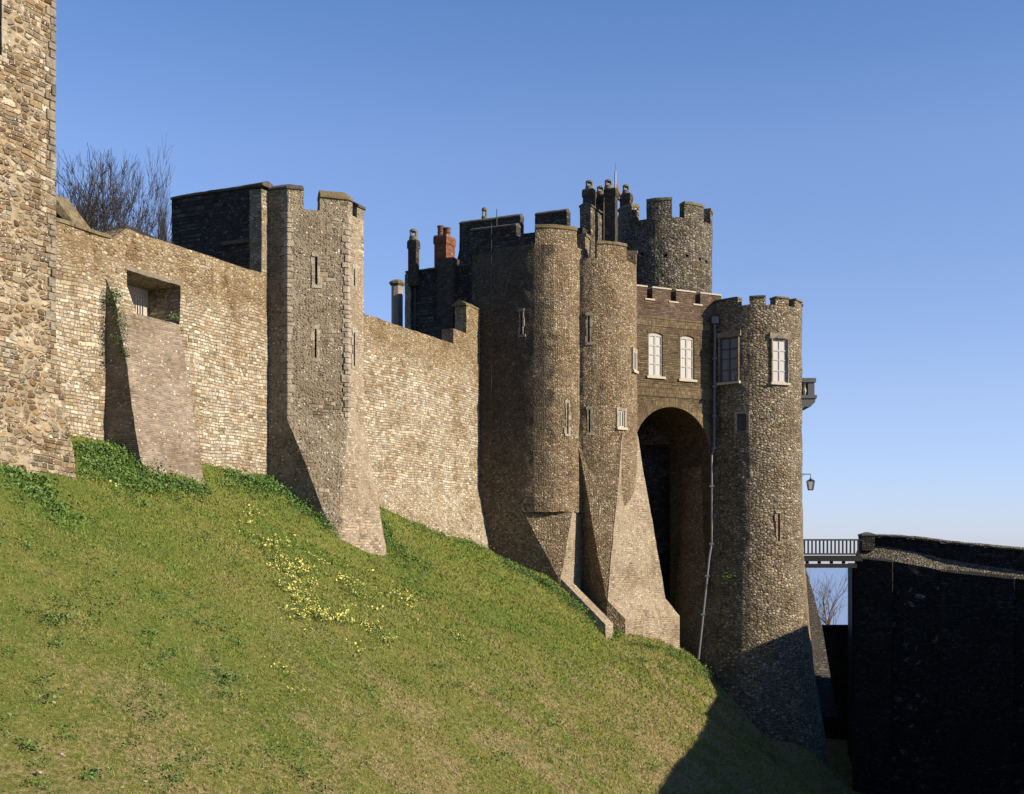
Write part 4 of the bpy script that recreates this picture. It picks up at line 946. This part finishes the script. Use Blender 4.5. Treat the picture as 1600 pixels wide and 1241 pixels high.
bm = bmesh.new(); prism(bm, [(X0, yb - .1), (X1, yb - .1), (X1, yb + 2.2), (X0, yb + 2.2)], Z(877), Z(868.2)); mk('deck', bm, M['timber'], BR)
bm = bmesh.new(); prism(bm, [(X0, yb), (X1 - .3, yb), (X1 - .3, yb + .3), (X0, yb + .3)], Z(887.5), Z(881)); mk('lower_chord', bm, M['timber'], BR)
bm = bmesh.new()
for u in (1243, 1262, 1281, 1300, 1319): q = ray(u) * yb; prism(bm, [(q - .07, yb + .02), (q + .07, yb + .02), (q + .07, yb + .28), (q - .07, yb + .28)], Z(880.9), Z(877.1))
mk('truss_strut', bm, M['timber'], BR)
bm = bmesh.new(); q0, q1 = ray(1331.5) * 77.2, ray(1348) * 77.2; prism(bm, [(q0, 77.2), (q1, 77.2), (q1, 78.2), (q0, 78.2)], -17, zv(880, 77.2)); mk('pier', bm, M['timber'], BR)

# low dark wall closing the gap below
LW = thing('ditch_wall', 'low black wall closing the ditch under the bridge, sea above it', 'wall', Vector((18, 78, -9)))
bm = bmesh.new(); prism(bm, [(12, 79.5), (22.5, 79.5), (22.5, 80.2), (12, 80.2)], -17, zv(977, 79.5)); mk('wall', bm, M['darkest'], LW, L=.5, amp=.015)

# ================================================================ abutment and unseen counterscarp wall, shaped for its shadow
AB = thing('abutment_wall', 'huge dark flint retaining wall carrying the road to the bridge, filling the right edge', 'retaining wall', Vector((26, 70, -9)))
# plan line: (x, y, parapet top, band top, band bottom)
PL = [(20.55, 76.2, 1.7, 1.3, .5), (22.6, 75.2, 1.62, 1.0, .26), (25, 74.1, 1.33, .41, -.3), (28.8, 72.05, .8, -.33, -.76), (33., 69.9, .5, -.6, -1.), (33.6, 66, .8, -.2, -.9), (31, 61, 2.0, .6, -.2), (28.4, 56.4, 3.6, 2.4, 1.4), (27.3, 55.4, 3.4, 2.4, 1.4), (24.3, 53.6, 2.4, 1.4, .4), (22.6, 51, 1.2, .4, -.4), (21, 45.5, .8, 0, -.8), (19.3, 36.9, .9, 0, -.8), (18., 32, .8, 0, -.8), (17, 27, .6, 0, -.8), (16.5, 8, .5, 0, -.8)]  # points beyond the right edge are unseen, shaped to cast the ditch shadow
def abring(p, i):
    a = PL[max(i - 1, 0)]; c_ = PL[min(i + 1, len(PL) - 1)]; d = Vector((c_[0] - a[0], c_[1] - a[1], 0)).normalized()
    o = Vector((d.y, -d.x, 0)); b0 = Vector((p[0], p[1], 0))
    if o.dot(Vector((-b0.x + 10, 40 - b0.y, 0))) < 0: o = -o
    return b0, o
rings = []
for i, p in enumerate(PL):
    b0, o = abring(p, i)
    rings.append([b0 + o * 1.5 + Vector((0, 0, -17)), b0 + o * .55 + Vector((0, 0, p[4])), b0 - o * .35 + Vector((0, 0, p[3])), b0 - o * .35 + Vector((0, 0, p[2])), b0 - o * .8 + Vector((0, 0, p[2])), b0 - o * .82 + Vector((0, 0, p[2] - 1.)), b0 - o * (5.5 if i < 4 else 1.5) + Vector((0, 0, p[2] - 1.05)), b0 - o * (5.7 if i < 4 else 1.7) + Vector((0, 0, -17))])  # back deepened so the embankment shades the ditch wall
bm = bmesh.new(); loft(bm, rings); mk('wall', bm, [M['darkest'], M['flint']], AB, facing=Vector((-.3, -.63, .7)).normalized(), L=.5, amp=.04)  # lighter stone on the sloping band paints it as sunlit
bm = bmesh.new(); cop = []
for i, p in enumerate(PL[:]):
    b0, o = abring(p, i); cop.append([b0 + o * q[0] + Vector((0, 0, p[2] + q[1])) for q in ((-.27, .01), (-.27, .1), (-.57, .2), (-.88, .1), (-.88, .01))])
loft(bm, cop); mk('coping', bm, M['flint'], AB, L=.25, amp=.04)
def pil(k0, k1, out, lab):
    b_ = bmesh.new(); rr = []
    for k in (k0, k1):
        i = int(k); f = k - i; p = [PL[i][j] * (1 - f) + PL[min(i + 1, len(PL) - 1)][j] * f for j in range(5)]; _, o = abring(p, i); b0 = Vector((p[0], p[1], 0))
        rr.append([b0 + o * (1.5 + out) + Vector((0, 0, -17)), b0 + o * (.56 + out) + Vector((0, 0, p[4] - .05)), b0 + o * .3 + Vector((0, 0, p[4] + .12)), b0 + Vector((0, 0, -17))])
    loft(b_, rr); return mk('buttress', b_, M['darkest'], AB, L=.5, amp=.03)
pil(0, .95, .22, ''); pil(1.95, 2.9, .14, ''); 
bm = bmesh.new(); q = Vector((ray(1356.5) * 75.6, 75.9, 0)); prism(bm, [(q.x - .38, q.y - .38), (q.x + .38, q.y - .38), (q.x + .38, q.y + .38), (q.x - .38, q.y + .38)], .9, zv(838, 75.5)); pl = mk('pillar', bm, M['darkest'], AB)
bm = bmesh.new(); zt = zv(838, 75.5); lathe(bm, q, [(.56, zt + .002), (.6, zt + .04), (.6, zt + .12), (.12, zt + .25)], 4, rot=R(45)); mk('pillar_cap', bm, M['copdark'], pl)

# ================================================================ trees
def bare_tree(name, label, base, height, mat, seed, spread=.5, levels=6, r0=.22, lean=(0, 0), group=None, fork=None, kids=(2, 3), twig=.008, slim=1.):
    rd = random.Random(seed); V = []; Fc = []; V2 = []; F2 = []
    def seg(p, q, a, b_, VV, FF, n):
        d = (q - p).normalized(); x = d.orthogonal().normalized(); y = d.cross(x); i = len(VV)
        for P_, r in ((p, a), (q, b_)):
            for k in range(n):
                an = 2 * math.pi * k / n; v = P_ + x * r * math.cos(an) + y * r * math.sin(an); VV.append((v.x, v.y, v.z))
        for k in range(n): FF.append((i + k, i + (k + 1) % n, i + n + (k + 1) % n, i + n + k))
    def grow(p, d, ln, r, lv):
        n = 3 if lv < levels - 2 else 2
        for k in range(n):
            d = (d + Vector((rd.gauss(0, .13), rd.gauss(0, .13), rd.gauss(.06, .07)))).normalized()
            q = p + d * ln / n; r2 = r * (.86 if lv < levels - 1 else .6)
            tr = lv <= 0
            seg(p, q, r, max(r2, twig * .7), V if tr else V2, Fc if tr else F2, 7 if lv < 2 else (4 if lv < 4 else 3))
            p, r = q, r2
            if lv and lv < levels and rd.random() < .45:
                side(p, d, ln * rd.uniform(.45, .7), r * .5, lv + 1)
        if lv < levels:
            for k in range(rd.choice(kids) if lv else 4): side(p, d, ln * rd.uniform(.62, .85), r * rd.uniform(.6, .8), lv + 1)
    def side(p, d, ln, r, lv):
        if lv > levels: return
        ax = Vector((rd.gauss(0, 1), rd.gauss(0, 1), rd.gauss(0, .5))); ax = (ax - d * ax.dot(d)).normalized()
        nd = (d + ax * rd.uniform(spread * .7, spread * 1.7) + Vector((0, 0, .2))).normalized()
        grow(p, nd, ln, max(r, twig), lv)
    grow(Vector((0, 0, -.5)), Vector((lean[0], lean[1], 1)).normalized(), height * (fork or .28), r0, 0)
    T_ = thing(name, label, 'tree', base, group)
    t1 = np_mesh('trunk', np.array(V), np.array(Fc), mat, T_); 
    A4 = np.array(F2); t2 = np_mesh('branches', np.array(V2), A4, mat, T_)
    zmax = float(np.percentile([v[2] for v in V2], 99.7))
    for o in (t1, t2):
        a = np.empty(len(o.data.vertices) * 3, np.float32); o.data.vertices.foreach_get('co', a); a = a.reshape(-1, 3) * (height / zmax) * np.array([slim, slim, 1.], np.float32); o.data.vertices.foreach_set('co', a.ravel()); o.data.update()
    return T_
grpT = 'bare trees behind the left wall'
for u, v, D, sd, sp, sm, lab in ((128, 224, 72, 3, .44, .56, 'tall bare tree beside the left tower, highest of the row behind the wall'), (182, 272, 76, 14, .42, .95, 'low bushy bare tree in the middle of the row behind the wall'), (226, 280, 74, 8, .45, .36, 'bare tree close to the dark square tower behind the wall'), (98, 266, 78, 33, .48, .7, 'bare tree half hidden behind the left tower')):
    b0 = Vector((ray(u) * D, D, 7)); bare_tree('bare_tree', lab, b0, zv(v, D) - 7, M['bark'], sd, sp, group=grpT, twig=.011, r0=.24, fork=.2, kids=(2, 2, 3), slim=sm)
grpS = 'bare trees seen under the bridge'
b0 = Vector((ray(1322) * 92, 92, -9.5)); bare_tree('bare_tree', 'thick pale trunked pollard tree under the bridge by the pier', b0, 9.6, M['barkpale'], 5, .45, levels=4, r0=.46, fork=.66, group=grpS, twig=.022)
b0 = Vector((ray(1275) * 90, 90, -9.5)); bare_tree('bare_tree', 'slender upright bare tree close to the tower under the bridge', b0, 8.8, M['barkpale'], 9, .4, levels=3, r0=.13, fork=.7, group=grpS, twig=.02)
b0 = Vector((ray(1318) * 88, 88, -9)); bare_tree('bare_tree', 'thin bare tree leaning left across the gap under the bridge', b0, 7.9, M['barkpale'], 12, .55, levels=4, r0=.14, lean=(-.4, 0), fork=.6, group=grpS, twig=.02)

# ================================================================ vegetation on the bank
def leaf_cluster(pts, size, per, up=.4, seed=0, aspect=.45):
    """many small leaf quads round each point"""
    r = np.random.default_rng(seed); n = len(pts) * per
    base = np.repeat(pts, per, 0); sz = np.repeat(size, per)
    off = r.normal(0, 1, (n, 3)) * sz[:, None] * np.array([.55, .55, .28]); off[:, 2] = np.abs(off[:, 2])
    c = base + off
    d = r.normal(0, 1, (n, 3)); d[:, 2] = np.abs(d[:, 2]) * .5 + up * .3; d /= np.linalg.norm(d, axis=1)[:, None]
    e = np.cross(d, r.normal(0, 1, (n, 3))); e /= np.linalg.norm(e, axis=1)[:, None]
    ls = (sz * .21 * r.uniform(.5, 1.4, n))[:, None]
    V = np.stack([c - d * ls * .5, c + e * ls * aspect, c + d * ls * .6, c - e * ls * aspect], 1).reshape(-1, 3)
    return V, np.arange(n * 4).reshape(n, 4)
def on_bank(s, t): 
    x = sa * s + ca * t; y = ca * s - sa * t; P = np.stack([x, y], 1); return np.column_stack([P, gnoise(P)])
def project(P): return 800 + F * P[:, 0] / P[:, 1], HZ - F * P[:, 2] / P[:, 1]
# blades
N = 420000; s = rng.uniform(14, 62, N); t = rng.uniform(-25.4, -7, N)
x = sa * s + ca * t; y = ca * s - sa * t
uu = 800 + F * x / np.maximum(y, 1); ok = (uu > -40) & (uu < 1320) & (y > 14)
s, t, y = s[ok], t[ok], y[ok]; keep = rng.random(len(s)) < np.clip((36 / y) ** 1.2, 0, 1) * .62; s, t = s[keep], t[keep]
P = on_bank(s, t); n = len(P)
hgt = rng.uniform(.025, .075, n) * (P[:, 1] / 30) ** .6; wdt = rng.uniform(.008, .016, n) * (P[:, 1] / 26)
an = rng.uniform(0, 6.28, n); ln = rng.normal(0, .6, (n, 2))
e = np.stack([np.cos(an), np.sin(an), np.zeros(n)], 1) * wdt[:, None]; tip = P + np.column_stack([ln * hgt[:, None], hgt])
V_bl = np.stack([P - e, P + e, tip], 1).reshape(-1, 3)
# leafy weeds: strip along the wall foot plus scattered tufts
def uv_to_bank(U, V_):
    """walk each view ray until it meets the bank"""
    r = (np.array(U) - 800) / F; q = (HZ - np.array(V_)) / F; out = np.full((len(r), 3), np.nan); Ds = np.arange(16, 70, .25)
    pts_ = np.stack([r[:, None] * Ds, np.ones_like(r)[:, None] * Ds], -1); z = ground(pts_.reshape(-1, 2)).reshape(len(r), -1)
    below = (q[:, None] * Ds) < z
    for i in range(len(r)):
        k = np.argmax(below[i])
        if below[i, k]: out[i] = (r[i] * Ds[k], Ds[k], z[i, k])
    return out[~np.isnan(out[:, 0])]
strips = [((0, 735), (60, 760), 14, 120), ((60, 762), (110, 815), 14, 45), ((125, 698), (235, 712), 17, 420), ((140, 722), (235, 752), 16, 140), ((235, 750), (320, 765), 7, 120), ((350, 738), (420, 760), 12, 150), ((415, 748), (520, 820), 8, 420), ((590, 805), (600, 850), 8, 60), ((600, 815), (660, 900), 18, 60), ((640, 815), (760, 860), 5, 50), ((775, 875), (860, 915), 6, 160), ((860, 915), (960, 995), 6, 170), ((975, 1005), (1050, 1016), 3, 30), ((1050, 1018), (1110, 1052), 7, 90), ((970, 1020), (1110, 1050), 12, 30)]
U, V_ = [], []
for a, c_, wd, k in strips:
    f = rng.random(k); U += list(a[0] + (c_[0] - a[0]) * f + rng.normal(0, wd * .5, k)); V_ += list(a[1] + (c_[1] - a[1]) * f + np.abs(rng.normal(0, wd, k)))
P = uv_to_bank(U, V_)
Q = np.repeat(P, 5, 0); Q[:, :2] += rng.normal(0, .28, (len(Q), 2)); Q[:, 2] = ground(Q[:, :2]); n = len(Q)      # longer grass along the wall foot
an = rng.uniform(0, 6.28, n); e = np.stack([np.cos(an), np.sin(an), np.zeros(n)], 1) * .014; hgt = rng.uniform(.05, .16, n)
V = np.concatenate([V_bl, np.stack([Q - e, Q + e, Q + np.column_stack([rng.normal(0, .35, (n, 2)) * hgt[:, None], hgt])], 1).reshape(-1, 3)])
tag(np_mesh('grass', V, np.arange(len(V)).reshape(-1, 3), M['blade'], smooth=False), 'short grass blades all over the castle bank', 'grass', None, 'stuff')
sz = rng.uniform(.12, .32, len(P))
V, Fq = leaf_cluster(P, sz, 40, seed=2)
tag(np_mesh('leafy_ground_cover', V, Fq, M['leaf'], smooth=False), 'thick dark green leafy weeds along the foot of the castle walls', 'weeds', None, 'stuff')
k = 270; U0 = rng.uniform(-10, 1120, k); V0 = rng.uniform(725, 1245, k); m_ = rng.integers(2, 9, k)
U = np.repeat(U0, m_) + rng.normal(0, 9, m_.sum()); V_ = np.repeat(V0, m_) + rng.normal(0, 6, m_.sum()); P = uv_to_bank(U, V_)
sz = rng.uniform(.06, .2, len(P)) * rng.choice([.7, 1, 1.3], len(P)); V, Fq = leaf_cluster(P, sz, 26, seed=4)
tag(np_mesh('scattered_weeds', V, Fq, M['leaf'], smooth=False), 'small green leafy weed tufts dotted over the grass bank', 'weeds', None, 'stuff')
# yellow flowers in drifts
dr = [((395, 825), (480, 960), 14, 130), ((425, 850), (500, 900), 14, 130), ((470, 940), (560, 1000), 14, 150), ((520, 905), (640, 960), 16, 110), ((560, 985), (610, 1010), 12, 40), ((700, 975), (740, 1030), 7, 26), ((385, 790), (410, 830), 10, 22), ((650, 930), (700, 960), 12, 14), ((160, 775), (200, 790), 8, 8), ((440, 990), (460, 1050), 30, 12)]
U, V_ = [], []
for a, c_, wd, k in dr:
    f = rng.random(k); U += list(a[0] + (c_[0] - a[0]) * f + rng.normal(0, wd, k)); V_ += list(a[1] + (c_[1] - a[1]) * f + rng.normal(0, wd, k))
P = uv_to_bank(U, V_); nz = np.array([noise.noise((p[0] * 1.1, p[1] * .8, 2.)) for p in P]); P = P[nz > -.02]; P[:, 2] += .06; V, Fq = leaf_cluster(P, rng.uniform(.08, .24, len(P)), 11, seed=6, aspect=.6)
tag(np_mesh('yellow_flowers', V, Fq, M['flower'], smooth=False), 'drifts of yellow wild flowers across the middle of the bank', 'flowers', None, 'stuff')
P[:, 2] -= .05; V, Fq = leaf_cluster(P, np.full(len(P), .2), 14, seed=7)
tag(np_mesh('flower_leaves', V, Fq, M['leaf'], smooth=False), 'green leaves under the yellow flowers', 'leaves', None, 'stuff')
# chalk stones
bm = bmesh.new()
P = uv_to_bank([84, 95, 100, 215, 226, 12, 8, 82, 360, 150, 320, 60, 45, 190], [1104, 1193, 1196, 1192, 1232, 1136, 1228, 1110, 1165, 1215, 1195, 1210, 1150, 1240])
for p in P:
    m_ = bmesh.ops.create_icosphere(bm, subdivisions=1, radius=random.uniform(.015, .045)); 
    for v in m_['verts']: v.co = Vector((v.co.x * 1.3, v.co.y, v.co.z * .7)) * random.uniform(.8, 1.15) + Vector(p)
tag(mk('chalk_stones', bm, M['chalk']), 'small pale chalk stones lying in the grass at the lower left', 'stones', None, 'stuff')
# crow-sized dark birds on the grass
# ivy and wall plants
def wall_plant(name, label, pts_, size, per, mat, seed, grp=None):
    P = np.array([tuple(p) for p in pts_]); V, Fq = leaf_cluster(P, np.array(size) if hasattr(size, '__len__') else np.full(len(P), size), per, seed=seed)
    base = P.mean(0); o = np_mesh(name, V - base, Fq, mat, smooth=False); o.location = base; return tag(o, label, 'plant' if name != 'ivy' else 'ivy', grp)
iv = []
for k in range(70):
    v = random.uniform(445, 560); p = max(0, min(.9, (v - 440) / 220)); u = 176 + (v - 440) * .12 + random.uniform(-6, 8) * (1 if v < 500 else 1.3); D = t_plane(172, -25.2) - .05 - p * .3
    iv.append(pt(u, v, D - .1))
wall_plant('ivy', 'dark ivy hanging down the shaded side of the battered buttress', iv, .16, 26, M['leafdark'], 40)
spots = [(262, 563, -24.55, .1), (216, 548, -24.5, .09), (227, 543, -24.5, .07), (253, 598, -24.4, .07), (270, 496, TW + .4, .16), (240, 492, TW + .4, .1), (278, 497, TW + .35, .1), (382, 575, TW + .05, .1), (315, 625, TW + .05, .09), (303, 607, TW + .05, .07), (311, 669, TW + .05, .07), (138, 600, TW + .05, .1), (127, 585, TW + .05, .08), (512, 505, 0, 0), (634, 793, TW + .25, .09), (598, 786, TW + .3, .08), (715, 720, TW + .1, .12), (717, 745, TW + .1, .1), (740, 722, TW + .1, .16), (739, 705, TW + .1, .1), (638, 553, TW + .05, .1), (945, 881, -19.9, .14), (935, 868, -20., .1), (957, 707, -19.5, .16), (930, 725, -19.5, .14), (926, 795, -19.8, .12), (950, 790, 0, 0)]
plab = ['largest green tuft in the middle of the battered buttress face', 'small tuft on the upper left edge of the battered buttress', 'small tuft high on the battered buttress, right of its neighbour', 'lowest small tuft on the battered buttress face',
    'bushy green plant at the right end of the opening sill', 'low green plant on the sill in front of the railing', 'outermost green plant at the right corner of the opening sill', 'lone green tuft on the coursed wall between buttress and middle tower',
    'green tuft on the wall just right of the buttress, middle of three', 'green tuft on the wall just right of the buttress, uppermost of three', 'green tuft on the wall just right of the buttress foot, lowest of three', 'green tuft on the narrow wall between left tower and ivy, lower one',
    'green tuft on the narrow wall between left tower and ivy, upper one', 'green tuft low on the right curtain wall near the grass', 'green tuft beside the foot of the middle tower', 'trailing green plant near the right end of the right curtain wall',
    'green tuft just below the trailing plant on the right curtain wall', 'long trailing plant closest to the dark gatehouse flank', 'upper tuft of the trailing plant closest to the gatehouse flank', 'lone dark green tuft high on the right curtain wall',
    'green tuft low on the shaded face of the great battered foot', 'smaller tuft just above the lowest one on the great battered foot', 'green tuft below the small framed window of the second drum tower', 'green tuft left of centre on the second drum tower below its slit', 'green tuft halfway down the shaded face of the great battered foot']
pi_ = 0
for i, (u, v, t, szz) in enumerate(spots):
    if not szz: continue
    D = t_plane(u, t); nm = 'left wall' if u < 420 else ('right wall' if u < 760 else 'drum tower')
    pts_ = [pt(u + random.gauss(0, 1.3), v + random.gauss(0, 2 + (4 if u in (715, 740) else 0)), D - .02) for _ in range(7)]
    wall_plant('wall_plant', plab[pi_], pts_, szz, 12, M['leaf'], 60 + i, 'plants on the ' + nm); pi_ += 1
fr_ = frame_circ(1138, cD, 2.42); pts_ = [pt(1138 + random.gauss(0, 4), 902 + random.gauss(0, 3), fr_[3] - .12) for _ in range(14)]
wall_plant('wall_plant', 'bright green fern growing low on the right round tower', pts_, .2, 14, M['leaf'], 90)
